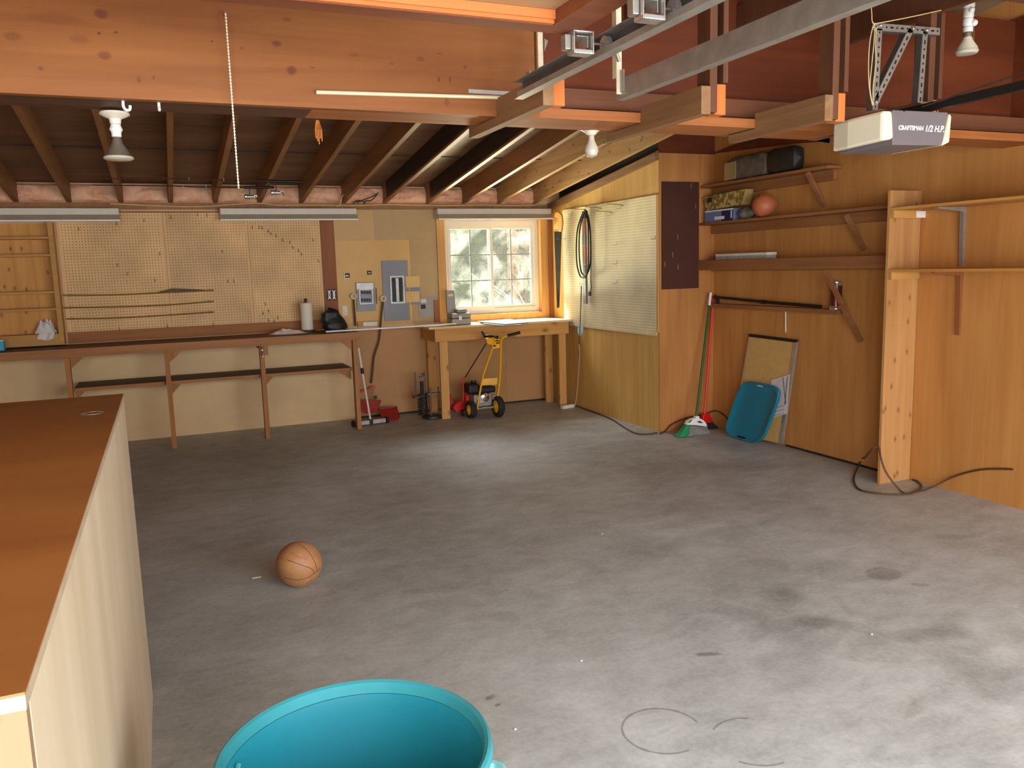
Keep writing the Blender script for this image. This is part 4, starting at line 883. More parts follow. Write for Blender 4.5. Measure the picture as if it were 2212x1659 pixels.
# tall board with two thin shelves
tx, ty = .318, -4.56
tag(B(tx, XS-.006, ty-.02, ty, 0.001, 2.03).build('upright_plank', M['tallboard']), 'tall pale plywood plank standing on the floor against the right wall', 'plank')
def thin_shelf(z, label, mat_b, dz):
    o = thing('thin_shelf', label, 'shelf', (.45, -5.4, z-.02), 'thin plywood shelves beside the tall plank')
    B(tx+.0, XS-.004, -7.4, ty-.024, z-.018, z).build('plank', M['shelf_edge'], o)
    B(tx+.004, XS-.03, ty-.05, ty-.0245, z-.07, z-.0185).build('end_cleat', M['shelf_pine'], o)
    yb = P(2080, 520, x=XS-.01).y
    MB().prism([(tx+.03, yb-.014, z-.019), (XS-.006, yb-.014, z-.019), (XS-.006, yb-.014, z-dz), (XS-.02, yb-.014, z-dz), (XS-.035, yb-.014, z-.05), (tx+.03, yb-.014, z-.03)], (0, .028, 0)).build('bracket', mat_b, o)
    return o
o = thin_shelf(1.915, 'upper thin plywood shelf with a grey steel bracket', M['galv'], .40)
p = P(1990, 463, y=ty-.052); B(p.x-.045, p.x+.05, ty-.0535, ty-.0508, p.z-.022, p.z+.022).build('white_tag', M['white'], o)
thin_shelf(1.505, 'lower thin plywood shelf with a red-brown bracket', M['redboard'], .44)

# ------------------------------------------------------------------ brooms
def broom(foot, top, name, label, hmat, cap, headmat, bm_list, hw, dirv):
    foot, top = Vector(foot), Vector(top); ax = (top-foot).normalized(); side = Vector(dirv); side = (side-ax*side.dot(ax)).normalized(); nrm = ax.cross(side)
    o = thing(name, label, 'broom', (foot.x, foot.y, 0)); neck = foot+ax*.30
    MB().tube([neck, top], .0115, 10).build('handle', hmat, o, smooth=True)
    if cap: MB().tube([top-ax*.11, top+ax*.012], .0135, 10).build('handle_tip', M['white'], o, smooth=True)
    return o, foot, ax, side, nrm, neck
# green angle broom
foot = Vector((.10, -2.62, .0)); top = Vector((.59, -2.36, 1.283))
tp = P(1535, 635, y=-2.36); top = Vector((min(tp.x, .59), -2.36, tp.z))
nk = P(1504, 899, y=-2.50)
ax = (top-nk).normalized()
o = thing('angle_broom', 'green handled broom with white head and green and grey bristles', 'broom', (nk.x, nk.y, 0))
MB().tube([nk, top], .0115, 10).build('handle', M['broomgreen'], o, smooth=True)
MB().tube([top-ax*.11, top+ax*.012], .0137, 10).build('handle_tip', M['white'], o, smooth=True)
def BP(u, v, dy=0): return P(u, v, y=-2.50+dy)
hp = [BP(1480,917), BP(1484,909), BP(1492,904), BP(1501,902), BP(1501,898), BP(1508,898), BP(1508,902), BP(1517,907), BP(1523,914), BP(1525,921), BP(1502,918)]
MB().prism([p+Vector((0,-.022,0)) for p in hp], (0, .044, 0)).build('head', M['white'], o, bevel=.004)
for q in ([(1485,914),(1491,908),(1497,906),(1490,913)], [(1505,911),(1512,909),(1519,914),(1512,914)]):
    MB().prism([BP(u, v, -.0235) for u, v in q], (0, .001, 0)).build('head_opening', M['brown'], o)
zf = .004
def low(u, v): p = P(u, v, y=-2.56); return Vector((p.x, -2.56, max(p.z, zf)))
def bris(top_, bot, m, n=1):
    (u0, v0), (u1, v1) = top_; (a0, b0), (a1, b1) = bot
    A, B_, C_, D = BP(u0, v0), BP(u1, v1), low(a1, b1), low(a0, b0)
    d = Vector((0, .02, 0)); d2 = Vector((0, .035, 0))
    MB().add([A-d, B_-d, C_-d2, D-d2, A+d, B_+d, C_+d2, D+d2], [(0,1,2,3),(7,6,5,4),(0,4,5,1),(1,5,6,2),(2,6,7,3),(3,7,4,0)]).build('bristles', m, o)
bris(((1480,917.5),(1489.5,919)), ((1460,945),(1482,946)), M['bristle_green']); bris(((1489.7,919),(1524.5,921.5)), ((1482.2,946),(1531,946)), M['bristle_grey'])
# red broom behind
nk = P(1522, 893, y=-2.40); tp = P(1541, 640, y=-2.31); tp.x = min(tp.x, .59)
o = thing('red_broom', 'red broom with black bristles standing behind the green broom', 'broom', (nk.x, nk.y, 0))
MB().tube([nk, tp], .011, 10).build('handle', M['redrod'], o, smooth=True)
RP = lambda u, v: P(u, v, y=-2.40)
MB().prism([RP(u, v)+Vector((0,-.02,0)) for u, v in ((1516,900),(1519,893),(1526,891),(1532,896),(1538,912),(1522,914),(1515,906))], (0, .04, 0)).build('head', M['red'], o, bevel=.005)
A = [RP(1521,914.5), RP(1538,912.5)]; Z = [RP(1525,944), RP(1549,941)]
for q in Z: q.z = .003
d = Vector((0,.018,0)); d2 = Vector((0,.03,0))
MB().add([A[0]-d, A[1]-d, Z[1]-d2, Z[0]-d2, A[0]+d, A[1]+d, Z[1]+d2, Z[0]+d2], [(0,1,2,3),(7,6,5,4),(0,4,5,1),(1,5,6,2),(2,6,7,3),(3,7,4,0)]).build('bristles', M['bristle_black'], o)

# ------------------------------------------------------------------ folding board, paper, teal lid
def leanplane(u, v, xb, xt, zt_):
    """point on a plane leaning against the right wall: x runs from xb on the floor to xt at height zt_"""
    d = FW + RT*((u-1106)/F) - UP*((v-829.5)/F); k = (xt-xb)/zt_
    t_ = (xb + k*CAM.z - CAM.x)/(d.x - k*d.z); return CAM + d*t_
LP = lambda u, v: leanplane(u, v, .505, .585, .95)
o = thing('framed_board', 'tan board with silver side rails leaning on the right wall', 'board', LP(1660, 955))
q = [LP(1619,724), LP(1722,737), LP(1690,958), LP(1583,944)]
for p in q: p.z = max(p.z, .004)
th = Vector((.018, 0, .0))
def quad(ps, m, n, th=th): return MB().prism([Vector(p) for p in ps], th).build(n, m, o)
def lerp2(a, b, t_): return a.lerp(b, t_)
quad([lerp2(q[0],q[1],.03), lerp2(q[0],q[1],.94), lerp2(q[3],q[2],.94), lerp2(q[3],q[2],.03)], M['cork'], 'panel')
f = Vector((-.006, 0, 0))
quad([p+f for p in (q[0], lerp2(q[0],q[1],.029), lerp2(q[3],q[2],.029), q[3])], M['zinc'], 'side_rail', Vector((.024,0,0)))
quad([p+f for p in (lerp2(q[0],q[1],.941), q[1], q[2], lerp2(q[3],q[2],.941))], M['zinc'], 'side_rail', Vector((.024,0,0)))
quad([p+f*1.5 for p in (lerp2(q[0],q[3],-.012), lerp2(q[1],q[2],-.012), lerp2(q[1],q[2],.014), lerp2(q[0],q[3],.014))], M['black'], 'top_edge', Vector((.024,0,0)))
f2 = Vector((-.012, 0, 0))
pp = [LP(1668,821)+f2, LP(1709,808)+f2, LP(1702,893)+f2, LP(1661,906)+f2]
o2 = tag(MB().prism(pp, (.002, 0, 0)).build('paper_sheet', M['paper']), 'white printed paper tucked behind the teal lid', 'paper')
for a_, b_ in (((1694,815),(1700,872)), ((1704,812),(1698,875))):
    A, B_ = LP(*a_)+f2*1.15, LP(*b_)+f2*1.15; MB().bar(A, B_, .005, .0012, (0,1,0)).build('printed_line', M['iron'], o2)
for v in (880, 888, 896):
    A, B_ = LP(1668, v+4)+f2*1.15, LP(1696, v-4)+f2*1.15; MB().bar(A, B_, .003, .0012, (0,0,1)).build('printed_line', M['levelgrey'], o2)
# lid
LD = lambda u, v: leanplane(u, v, .425, .475, .55)
o = thing('tote_lid', 'teal plastic storage lid leaning against the framed board', 'lid', LD(1610, 960))
e0, e1, e2, e3 = LD(1604,820), LD(1692,837), LD(1646,962), LD(1561,938)
ctr = (e0+e1+e2+e3)/4; U_ = ((e1-e0)+(e2-e3))/2; V_ = ((e3-e0)+(e2-e1))/2
nv = U_.cross(V_).normalized()
if nv.x > 0: nv = -nv
def rr(su, sv, p=.42, off=0, n=48):
    out = []
    for k in range(n):
        a = 2*PI*k/n; ca, sa = math.cos(a), math.sin(a)
        x = math.copysign(abs(ca)**p, ca); y = math.copysign(abs(sa)**p, sa)
        out.append(ctr + U_*(x*.5*su) + V_*(y*.5*sv) + nv*off)
    return out
rings = [rr(1.0, 1.0, off=-.012), rr(1.0, 1.0, off=.006), rr(.98, .99, off=.012), rr(.90, .95, off=.012), rr(.86, .92, off=.004), rr(.5, .5, off=.004)]
mb = MB(); n = 48
mb.add([p for rg in rings for p in rg], [(i*n+k, i*n+(k+1) % n, (i+1)*n+(k+1) % n, (i+1)*n+k) for i in range(5) for k in range(n)] + [tuple(5*n+k for k in range(n))])
zmin = min(p.z for p in mb.v)
sh_ = max(0, .003-zmin)
for p in mb.v: p.z += sh_
mb.build('shell', M['teal_lid'], o, smooth=True)
hc = ctr+V_*.455+nv*.0135+Vector((0,0,sh_))
MB().prism([hc + U_*(.12*math.cos(2*PI*k/20)) + V_*(.018*math.sin(2*PI*k/20)) for k in range(20)], nv*.0012).build('hand_slot', M['black'], o)
hc = ctr-V_*.455+nv*.0135+Vector((0,0,sh_))
MB().prism([hc + U_*(.08*math.cos(2*PI*k/16)) + V_*(.011*math.sin(2*PI*k/16)) for k in range(16)], nv*.0012).build('emblem', M['padgrey'], o)

# ------------------------------------------------------------------ cables on the floor along the right wall
def floorpath(uv, z=.008): return [Vector((p.x, p.y, z)) for p in (P(u, v, z=z) for u, v in uv)]
q = [Vector((-.02, -.62, .01))] + floorpath([(1262,883),(1290,893),(1320,905),(1360,930),(1385,938),(1420,935)]) 
q = [p if p.x < -.012 else Vector((-.012, p.y, p.z)) for p in q]
tag(MB().tube(smooth_path(q), .0065, 7).build('floor_cable', M['cable_brown'], smooth=True), 'dark cable along the foot of the yellow plywood wall', 'cable')
q = floorpath([(1425,936),(1437,932)]) + [P(1450,918,y=YE-.03), P(1475,906,y=YE-.03), P(1500,899,y=YE-.03), P(1520,897,y=YE-.03)]
q += [Vector((.585, -2.36, .16)), Vector((.592, -2.5, .13)), Vector((.592, -2.62, .04)), Vector((.58, -2.72, .009))]
tag(MB().tube(smooth_path(q), .0065, 7).build('floor_cable', M['cable_brown'], smooth=True), 'brown cable arching behind the two brooms', 'cable')
q = [Vector((.59, -3.33, .009)), Vector((.592, -3.7, .009)), Vector((.592, -4.1, .009)), Vector((.592, -4.40, .009))] + floorpath([(1893,1013)])[:0]
tag(MB().tube(smooth_path(q), .0075, 7).build('floor_cable', M['black'], smooth=True), 'black cable along the wall foot between framed board and tall plank', 'cable')
q = [P(1868,990,x=.30), P(1880,972,x=.27), P(1897,966,x=.26), P(1902,985,x=.26)]
q = [Vector((.30,-4.47,.15)), Vector((.24,-4.55,.25)), Vector((.22,-4.66,.245))] 
q = [P(1868,990,y=-4.50), P(1885,970,y=-4.62), P(1898,966,y=-4.62), P(1903,990,y=-4.66), P(1915,1022,y=-4.70)] + floorpath([(1945,1060),(1965,1066),(1990,1053),(1982,1040),(1970,1036)])
for p in q: p.z = max(p.z, .008)
a_ = floorpath([(1862,1003),(1848,1020),(1845,1040),(1858,1058),(1900,1066),(1950,1067),(2000,1058)]) 
a_[0].z = .05
tail = [P(2060,1030,x=.585), P(2110,1016,x=.595), P(2150,1013,x=.595), P(2188,1014,x=.595)]
o = thing('extension_cable', 'dark cable coiled on the floor around the tall plank foot', 'cable', (.2, -4.7, 0))
MB().tube(smooth_path(q), .0065, 7).build('loop', M['cable_brown'], o, smooth=True)
MB().tube(smooth_path([q[0]]+a_+tail), .0065, 7).build('lead', M['cable_brown'], o, smooth=True)

# ------------------------------------------------------------------ yellow lawn edger under the window bench
EY = -.72
o = thing('lawn_edger', 'yellow and red petrol lawn edger parked under the window bench', 'lawn edger', (-1.15, -.6, 0))
def EP(u, v, y=EY): return P(u, v, y=y)
axl, axr = EP(1018, 884, -.64), EP(1076, 878, -.72)
for i, (u, v, y) in enumerate(((1018, 885, -.66), (1076, 878, -.74))):
    c = P(u, v, y=y); r = c.z-.0015
    ax = Vector((1, .06, 0))
    w = MB().lathe([(r*.62, -.03), (r*.9, -.034), (r, -.02), (r, .02), (r*.9, .034), (r*.62, .03)], c, ax, 28, False).build('wheel', M['rubber'], o, smooth=True)
    MB().lathe([(.012, -.05), (.02, -.045), (r*.6, -.031), (r*.64, -.02), (r*.64, .02), (r*.6, .028), (.02, .04)], c, ax, 24).build('wheel_disc', M['yellow'], w, smooth=True)
MB().tube([P(1018,885,y=-.66), P(1076,878,y=-.74)], .011, 8).build('axle', M['zinc'], o, smooth=True)
L0, L1, L2 = EP(1031,884,-.68), EP(1043,815,-.70), EP(1063,755,-.78)
R0, R1, R2 = EP(1073,872,-.72), EP(1080,815,-.74), EP(1082,752,-.80)
def handle(pts, n): MB().tube(smooth_path(pts, 5), .0115, 10).build(n, M['yellow'], o, smooth=True)
handle([L0, L1, L2, EP(1066,742,-.80)], 'handle_tube'); handle([R0, R1, R2, EP(1082,738,-.82)], 'handle_tube')
handle([EP(1066,742,-.80), EP(1068,734,-.81), EP(1062,728,-.82), EP(1052,725,-.83)], 'handle_bar'); handle([EP(1082,738,-.82), EP(1086,730,-.84), EP(1096,725,-.86)], 'handle_bar')
MB().tube([EP(1067,728,-.81), EP(1056,726,-.83), EP(1047,727,-.86)], .0145, 10).build('grip', M['black'], o, smooth=True); MB().tube([EP(1049,728,-.85), EP(1044,722,-.85), EP(1041,716,-.84)], .0115, 10).build('grip', M['black'], o, smooth=True)
MB().tube([EP(1096,725,-.86), EP(1110,721.5,-.89), EP(1124,718,-.92)], .0155, 10).build('grip', M['black'], o, smooth=True)
cp = [EP(1050,732,-.80), EP(1056,729,-.80), EP(1066,731,-.80), EP(1082,731,-.80), EP(1083,742,-.80), EP(1079,752,-.80), EP(1064,754,-.80), EP(1062,745,-.80), EP(1053,743,-.80)]
con = MB().prism(cp, (0, .04, 0)).build('control_panel', M['yellow'], o, bevel=.003)
for u, v in ((1068,747),(1075,741),(1074,736)): p = EP(u, v, -.803); B(p.x-.018, p.x+.018, -.806, -.802, p.z-.007, p.z+.007).build('decal', M['black'], con)
MB().sphere(EP(1073,729,-.79), .02, 12, 8).build('throttle_knob', M['black'], o, smooth=True)
a_, b_ = EP(1041,816,-.70), EP(1077,834,-.72)
MB().prism([EP(1042,818,-.70), EP(1075,816,-.72), EP(1074,831,-.72), EP(1038,833,-.70)], (0, .012, 0)).build('cross_plate', M['yellow'], o, bevel=.002)
MB().tube([EP(1050,742,-.78), EP(1005,815,-.55)], .007, 8).build('control_rod', M['brown'], o, smooth=True)
MB().tube([EP(1000,815,-.50), EP(1001,850,-.50), EP(1000,866,-.50)], .009, 8).build('depth_lever', M['red'], o, smooth=True)
c = EP(1036, 856, -.56)
B(c.x-.10, c.x+.11, -.655, -.44, c.z-.10, c.z+.035).build('engine_block', M['toolgrey'], o, bevel=.01)
B(c.x-.07, c.x+.02, -.672, -.656, c.z-.06, c.z+.03).build('recoil_cover', M['zinc'], o, bevel=.008)
MB().lathe([(.05, 0), (.05, .012), (.035, .02), (.012, .022)], (c.x+.02, -.656, c.z-.0), (0,-1,0), 22).build('starter', M['chrome'], o, smooth=True)
B(c.x-.15, c.x-.02, -.64, -.46, c.z+.04, c.z+.15).build('fuel_tank', M['black'], o, bevel=.025)
B(c.x-.015, c.x+.16, -.645, -.47, c.z+.041, c.z+.11).build('air_filter', M['black'], o, bevel=.02)
MB().lathe([(.03, 0), (.034, .01), (.03, .022)], (c.x-.06, -.55, c.z+.15), n=16).build('fuel_cap', M['black'], o, smooth=True)
MB().lathe([(.02, 0), (.028, .01), (.028, .05), (.018, .06)], (c.x+.12, -.655, c.z-.01), (0,-1,.2), 16).build('muffler', M['zinc'], o, smooth=True)
MB().tube([Vector((c.x+.13,-.66,c.z-.03)), Vector((c.x+.10,-.69,c.z-.09)), Vector((c.x+.14,-.68,c.z-.13))], .016, 8).build('exhaust', M['iron'], o, smooth=True)
B(c.x-.12, c.x+.16, -.66, -.42, c.z-.125, c.z-.102).build('deck', M['iron'], o)
h = [EP(985,873,-.45), EP(997,866,-.45), EP(1008,868,-.45), EP(1012,886,-.45), EP(986,891,-.45), EP(979,882,-.45)]
for p in h: p.z = max(p.z, .02)
MB().prism(h, (0, .10, 0)).build('blade_guard', M['red'], o, bevel=.006)
MB().prism([EP(969,850,-.36), EP(975,852,-.36), EP(984,880,-.36), EP(978,886,-.36), EP(971,872,-.36)], (0, .012, 0)).build('guard_flap', M['darkred'], o)
MB().prism([EP(1006,856,-.52), EP(1013,853,-.52), EP(1014,864,-.52), EP(1007,867,-.52)], (0, .06, 0)).build('pivot_bracket', M['red'], o)
c3 = EP(996, 890, -.43); rr_ = c3.z-.001
MB().lathe([(rr_*.6, -.016), (rr_, -.016), (rr_, .016), (rr_*.6, .016)], c3+Vector((0,-.05,0)), (1,-.2,0), 20).build('rear_wheel', M['rubber'], o, smooth=True)

# ------------------------------------------------------------------ coil stand left of the bench leg
c = Vector((P(943, 905, z=0).x-.02, P(941, 902, z=0).y, 0))
o = thing('coil_stand', 'dark metal stand with coil spring and upright rods beside the bench leg', 'stand', c)
MB().lathe([(.10, .001), (.11, .008), (.105, .028), (.06, .032)], c, n=28).build('base_dish', M['iron'], o, smooth=True)
for dx, dy in ((-.02, -.03), (.085, .015)): MB().tube([c+Vector((dx,dy,.03)), c+Vector((dx,dy,.335))], .008, 8).build('front_rod', M['galv_dark'], o, smooth=True)
B(c.x-.05, c.x+.11, c.y-.035, c.y+.02, .26, .275).build('cross_plate', M['galv_dark'], o)
hx = [c+Vector((-.085+.05*math.cos(a), .06+.05*math.sin(a), .03+.235*a/(2*PI*9))) for a in [i*2*PI/10 for i in range(91)]]
MB().tube(hx, .008, 6).build('coil_spring', M['iron'], o, smooth=True)
MB().tube([c+Vector((-.085,.06,.03)), c+Vector((-.085,.06,.40))], .019, 10).build('core_tube', M['black'], o, smooth=True)
for dx in (-.155, -.05): MB().tube([c+Vector((dx,.06,.245)), c+Vector((dx,.06,.50))], .0085, 8).build('rear_rod', M['galv_dark'], o, smooth=True)
B(c.x-.185, c.x-.02, c.y+.03, c.y+.09, .225, .245).build('cross_plate', M['iron'], o)
B(c.x-.105, c.x-.035, c.y+.04, c.y+.08, .44, .452).build('top_bridge', M['galv_dark'], o)
MB().sphere(c+Vector((-.07,.06,.475)), .013, 10, 8).build('knob', M['galv_dark'], o, smooth=True)

# ------------------------------------------------------------------ magnetic sweeper, red shovel, dustpan beside the long bench
y_ = -.56
o = thing('magnetic_sweeper', 'wheeled floor sweeper with long white handle by the bench end', 'sweeper', (-2.35, y_, 0))
w0, w1 = P(764,921,y=-.47), P(836,913,y=-.43)
for w in (w0, w1):
    MB().lathe([(.02, -.014), (.034, -.012), (.034, .012), (.02, .014)], (w.x, w.y, .0345), (1,.2,0), 18).build('wheel', M['rubber'], o, smooth=True)
w0.z = w1.z = .035
d = (w1-w0); MB().bar(w0+d*.06, w0+d*.45, .05, .04, (0,1,0)).build('bar_half', M['platesilver'], o); MB().bar(w0+d*.56, w0+d*.94, .05, .04, (0,1,0)).build('bar_half', M['platesilver'], o); MB().bar(w0+d*.455, w0+d*.555, .06, .05, (0,1,0)).build('bar_joint', M['black'], o)
hb = w0+d*.505+Vector((0,0,.02)); ht = P(774, 752, y=-.30)
ht = Vector((ht.x, ht.y, ht.z)); md = hb.lerp(ht, .64); md2 = hb.lerp(ht, .72)
MB().tube([hb, md], .010, 8).build('lower_handle', M['offwhite'], o, smooth=True); MB().tube([md, md2], .017, 10).build('grip', M['black'], o, smooth=True); MB().tube([md2, ht], .0125, 8).build('upper_handle', M['offwhite'], o, smooth=True)
o = thing('red_shovel', 'small dark red shovel with red grip standing behind the sweeper', 'shovel', P(803, 885, z=0))
sp_ = lambda u, v, y=-.16: P(u, v, y=y)
q = [sp_(778,864), sp_(824,864), sp_(817,886,-.2), sp_(806,893,-.22), sp_(788,893,-.22), sp_(780,886,-.2)]
MB().prism(q, (0, .008, 0)).build('blade', M['darkred'], o)
MB().tube([sp_(803,862,-.17), sp_(806,838,-.12)], .010, 8).build('shaft', M['zinc'], o, smooth=True)
MB().tube(smooth_path([sp_(806,840,-.11), sp_(808,834,-.11), sp_(795,842,-.11), sp_(778,846,-.11)]), .010, 8).build('grip', M['redrod'], o, smooth=True)
mb = MB().prism([sp_(808,858,-.12), sp_(813,854,-.12), sp_(816,860,-.12), sp_(810,863,-.12)], (0,.02,0)); mb.build('socket', M['brown'], o)
o = thing('dustpan', 'dark red metal dustpan on the floor right of the sweeper', 'dustpan', P(838, 903, z=0))
dp = lambda u, v, y: P(u, v, y=y)
q = [dp(819,884,-.23), dp(854,880,-.23), dp(861,902,-.36), dp(826,907,-.36)]
for p in q[2:]: p.z = .006
MB().prism(q, (0, .006, .003)).build('pan', M['darkred'], o)
MB().prism([q[1]+Vector((0,-.001,.008)), q[2]+Vector((0,-.001,.008)), q[2]+Vector((.012,0,.03)), q[1]+Vector((.012,0,.02))], (.003,0,0)).build('side_lip', M['darkred'], o)
MB().bar(q[0]+Vector((.0,.006,.006)), q[1]+Vector((0,.006,.006)), .03, .01, (0,1,0)).build('rear_lip', M['darkred'], o)

# ------------------------------------------------------------------ foreground cabinet
CX, CZ, CY0, CY1 = -4.382, 1.179, -5.44, -7.77
o = thing('storage_cabinet', 'big plywood cabinet with brown top and pale side in the foreground', 'cabinet', (-5.0, -6.6, 0))
B(-5.75, CX, CY1, CY0, CZ-.003, CZ).build('top_board', M['cab_top'], o)
B(-5.75, CX, CY1, CY0, CZ-.0195, CZ-.0032).build('plywood_core', M['cab_edge'], o)
B(CX-.02, CX-.001, CY1+.0265, CY0-.002, 0, CZ-.02).build('side_panel', M['cab_side'], o)
B(-5.74, CX-.021, CY0-.022, CY0-.003, 0, CZ-.02).build('rear_panel', M['cab_side'], o)
B(-5.74, CX-.002, CY1+.008, CY1+.026, 0, CZ-.02).build('front_panel', M['cab_front'], o)
B(-5.74, CX-.03, CY1+.001, CY1+.0075, CZ-.032, CZ-.0205).build('edge_batten', M['cab_edge'], o)
B(-5.74, -5.72, CY1+.027, CY0-.023, 0, CZ-.02).build('far_side_panel', M['cab_side'], o)
c = P(198, 893, z=CZ+.004)
for i, (dx, dy, rr0) in enumerate(((-.004, .012, .027), (.006, -.014, .027))):
    tag(MB().torus((c.x+dx, c.y+dy, CZ+.0025+.004*i), rr0, .0018, n=32).build('key_ring', M['ringmetal'], smooth=True), ['lower silver ring of the pair lying on the brown cabinet top', 'upper silver ring of the pair lying on the brown cabinet top'][i], 'ring', 'silver rings on the cabinet top')

# ------------------------------------------------------------------ teal trash can
tc = Vector((-3.937, -7.169, 0)); R = .273; Hc = .652
o = thing('trash_can', 'open teal plastic trash can in the foreground', 'trash can', tc)
MB().lathe([(.19, .004), (.205, .004), (R-.012, Hc-.05), (R-.012, Hc-.03), (R-.016, Hc-.03), (R-.022, Hc-.06), (.196, .012), (.001, .012)], tc, n=72).build('body', M['teal'], o, smooth=True)
MB().lathe([(R-.016, Hc-.029), (R-.004, Hc-.029), (R+.004, Hc-.02), (R+.001, Hc-.004), (R-.005, Hc), (R-.012, Hc-.004), (R-.0145, Hc-.029)], tc, n=72, caps=False).build('rim', M['teal_rim'], o, smooth=True)
for a in (math.radians(-10), math.radians(178)):
    dr = Vector((math.cos(a), math.sin(a), 0)); tn = Vector((-math.sin(a), math.cos(a), 0)); p = tc+dr*(R-.005)+Vector((0,0,Hc-.145))
    pts = [p-tn*.07, p-tn*.065+dr*.035+Vector((0,0,.008)), p+dr*.045+Vector((0,0,.01)), p+tn*.065+dr*.035+Vector((0,0,.008)), p+tn*.07]
    MB().tube(smooth_path(pts), .011, 8).build('handle', M['teal_light'], o, smooth=True)
a0 = math.radians(172)
pts = [tc+Vector((math.cos(a0-.35+.7*i/10)*(R-.026-.003*math.sin(PI*i/10)), math.sin(a0-.35+.7*i/10)*(R-.026), Hc-.075-.05*math.sin(PI*i/10)+.03)) for i in range(11)]
MB().tube(pts, .006, 7).build('inner_rib', M['teal_rim'], o, smooth=True)

# ------------------------------------------------------------------ basketball on the floor
cf = P(646, 1266, z=0); rb = .116
c = P(646, 1219, y=cf.y+.03); c.z = rb+.001
c = Vector((P(646,1219,z=rb).x, P(646,1219,z=rb).y, rb+.001))
e3 = (CAM-c).normalized(); e1 = RT.copy(); e1 = (e1-e3*e1.dot(e3)).normalized(); e2 = e3.cross(e1)
Rm = Matrix((e1, e2, e3)).transposed()
o = thing('basketball', 'worn tan leather basketball on the concrete floor', 'ball', (c.x, c.y, 0))
MB().sphere(c, rb, 56, 36).build('cover', M['leather'], o, smooth=True)
def onball(x, y): 
    z = math.sqrt(max(0, 1-x*x-y*y)); return c + Rm @ (Vector((x, y, z))*(rb+.0003))
for path in ([(-.75,.27),(-.4,.14),(0,.0),(.3,-.11),(.5,-.18),(.6,-.27),(.66,-.38)], [(.66,-.38),(.5,-.52),(.2,-.63),(-.1,-.66),(-.4,-.6),(-.6,-.55)], [(.66,-.38),(.8,-.3),(.9,-.18)], [(.78,-.3),(.7,0),(.5,.35),(.2,.68),(-.05,.83)], [(.35,-.83),(.5,-.74),(.58,-.66)]):
    MB().tube(smooth_path([onball(x, y) for x, y in path], 4), .0013, 6).build('seam', M['brown'], o, smooth=True)
# embossed lettering worn to strokes
for k in range(9):
    x0 = -.42+.085*k; y0 = .52-.035*k+.03*math.sin(k)
    pts = [onball(x0, y0), onball(x0+.03, y0-.06-.01*(k % 3)), onball(x0+.045, y0-.02*(k % 2)-.07)]
    MB().tube(pts, .0016, 5).build('worn_lettering', M['leather_dark'], o)
# small litter on the floor
a_, b_ = P(545, 1249, z=.004), P(564, 1246, z=.004)
tag(MB().tube([a_, b_], .0035, 6).build('pencil_stub', M['cream'], smooth=True), 'short pale stick on the floor left of the basketball', 'stick')
for i, (u, v, lab) in enumerate(((1256, 1428, 'white fleck on the floor well above the dark ring stain'), (1113, 1576, 'white fleck on the floor right of the trash can rim'), (1301, 1154, 'white fleck on the open floor far behind the dark ring stain'), (1883, 1371, 'white fleck on the floor at the right, below the dark round stains'))):
    p = P(u, v, z=0); tag(MB().lathe([(.003, .0008), (.0055, .002), (.004, .0045), (.001, .005)], p, n=8).build('paint_fleck', M['white'], smooth=True), lab, 'fleck')

# ------------------------------------------------------------------ overhead: garage door, tracks, opener, lamps
DZ = 2.262
dx1, dyf = P(1237, 76, z=DZ).x, P(1237, 76, z=DZ).y
dyi = P(1100, 46, z=DZ).y; dxi = P(1187, 60, z=DZ).x
o = thing('garage_door', 'open wooden garage door lying overhead with orange lit panel', 'garage door', (-4.3, -7.5, DZ))
B(-5.75, dx1, dyi, dyf, DZ, DZ+.05).build('end_rail', M['door_rail'], o)
B(dxi, dx1, -8.6, dyi-.001, DZ, DZ+.05).build('side_stile', M['door_rail'], o)
B(-5.75, dxi-.001, -8.6, dyi-.001, DZ+.037, DZ+.05).build('panel', M['door_panel'], o)
B(-5.75, dxi-.001, dyi-.012, dyi-.0012, DZ+.002, DZ+.036).build('panel_stop', M['door_stop'], o)
B(-5.75, dxi-.001, dyi-.020, dyi-.0125, DZ+.012, DZ+.036).build('panel_stop', M['door_stop'], o)
def c_track(x, y0, y1, z0, h, face, name, label, m1, m2):
    t_ = thing(name, label, 'track', (x, y0, z0), 'galvanised garage door tracks'); s_ = face
    B(x, x+.004, y1, y0, z0, z0+h).build('web', m2 if face < 0 else m1, t_)
    B(x, x+s_*.034, y1, y0, z0-.003, z0).build('lower_flange', m1, t_)
    B(x, x+s_*.034, y1, y0, z0+h, z0+h+.003).build('upper_flange', m1, t_)
    B(x+s_*.034, x+s_*.037, y1, y0-.03, z0-.003, z0+.016).build('lip', m1, t_)
    B(x-s_*.006, x-s_*.001, y0-.06, y0-.03, z0+h*.3, z0+h+.03).build('hanging_tab', m1, t_)
    return t_
tk = P(1108, 214, z=2.205)
t1 = c_track(tk.x+.04, tk.y, -8.9, 2.208, .056, -1, 'door_track', 'galvanised track beside the open garage door, rollers in it', M['galv'], M['galv_dark'])
tk2 = P(1332, 217, z=2.2)
t2 = c_track(tk2.x, tk2.y, -8.9, 2.203, .066, 1, 'door_track', 'empty galvanised track hanging on a white strap, right of the other', M['galv'], M['galv'])
a_, b_ = P(1335, 33, y=tk2.y-.03), P(1335, 212, y=tk2.y-.03)
o = thing('hanging_strap', 'white painted strap holding the end of the empty track', 'strap', b_, 'white track straps')
B(a_.x-.011, a_.x+.011, tk2.y-.035, tk2.y-.031, 2.215, 2.70).build('strap', M['strapwhite'], o); B(a_.x-.011, a_.x-.008, tk2.y-.03, tk2.y-.005, 2.274, 2.70).build('angle_leg', M['strapwhite'], o)
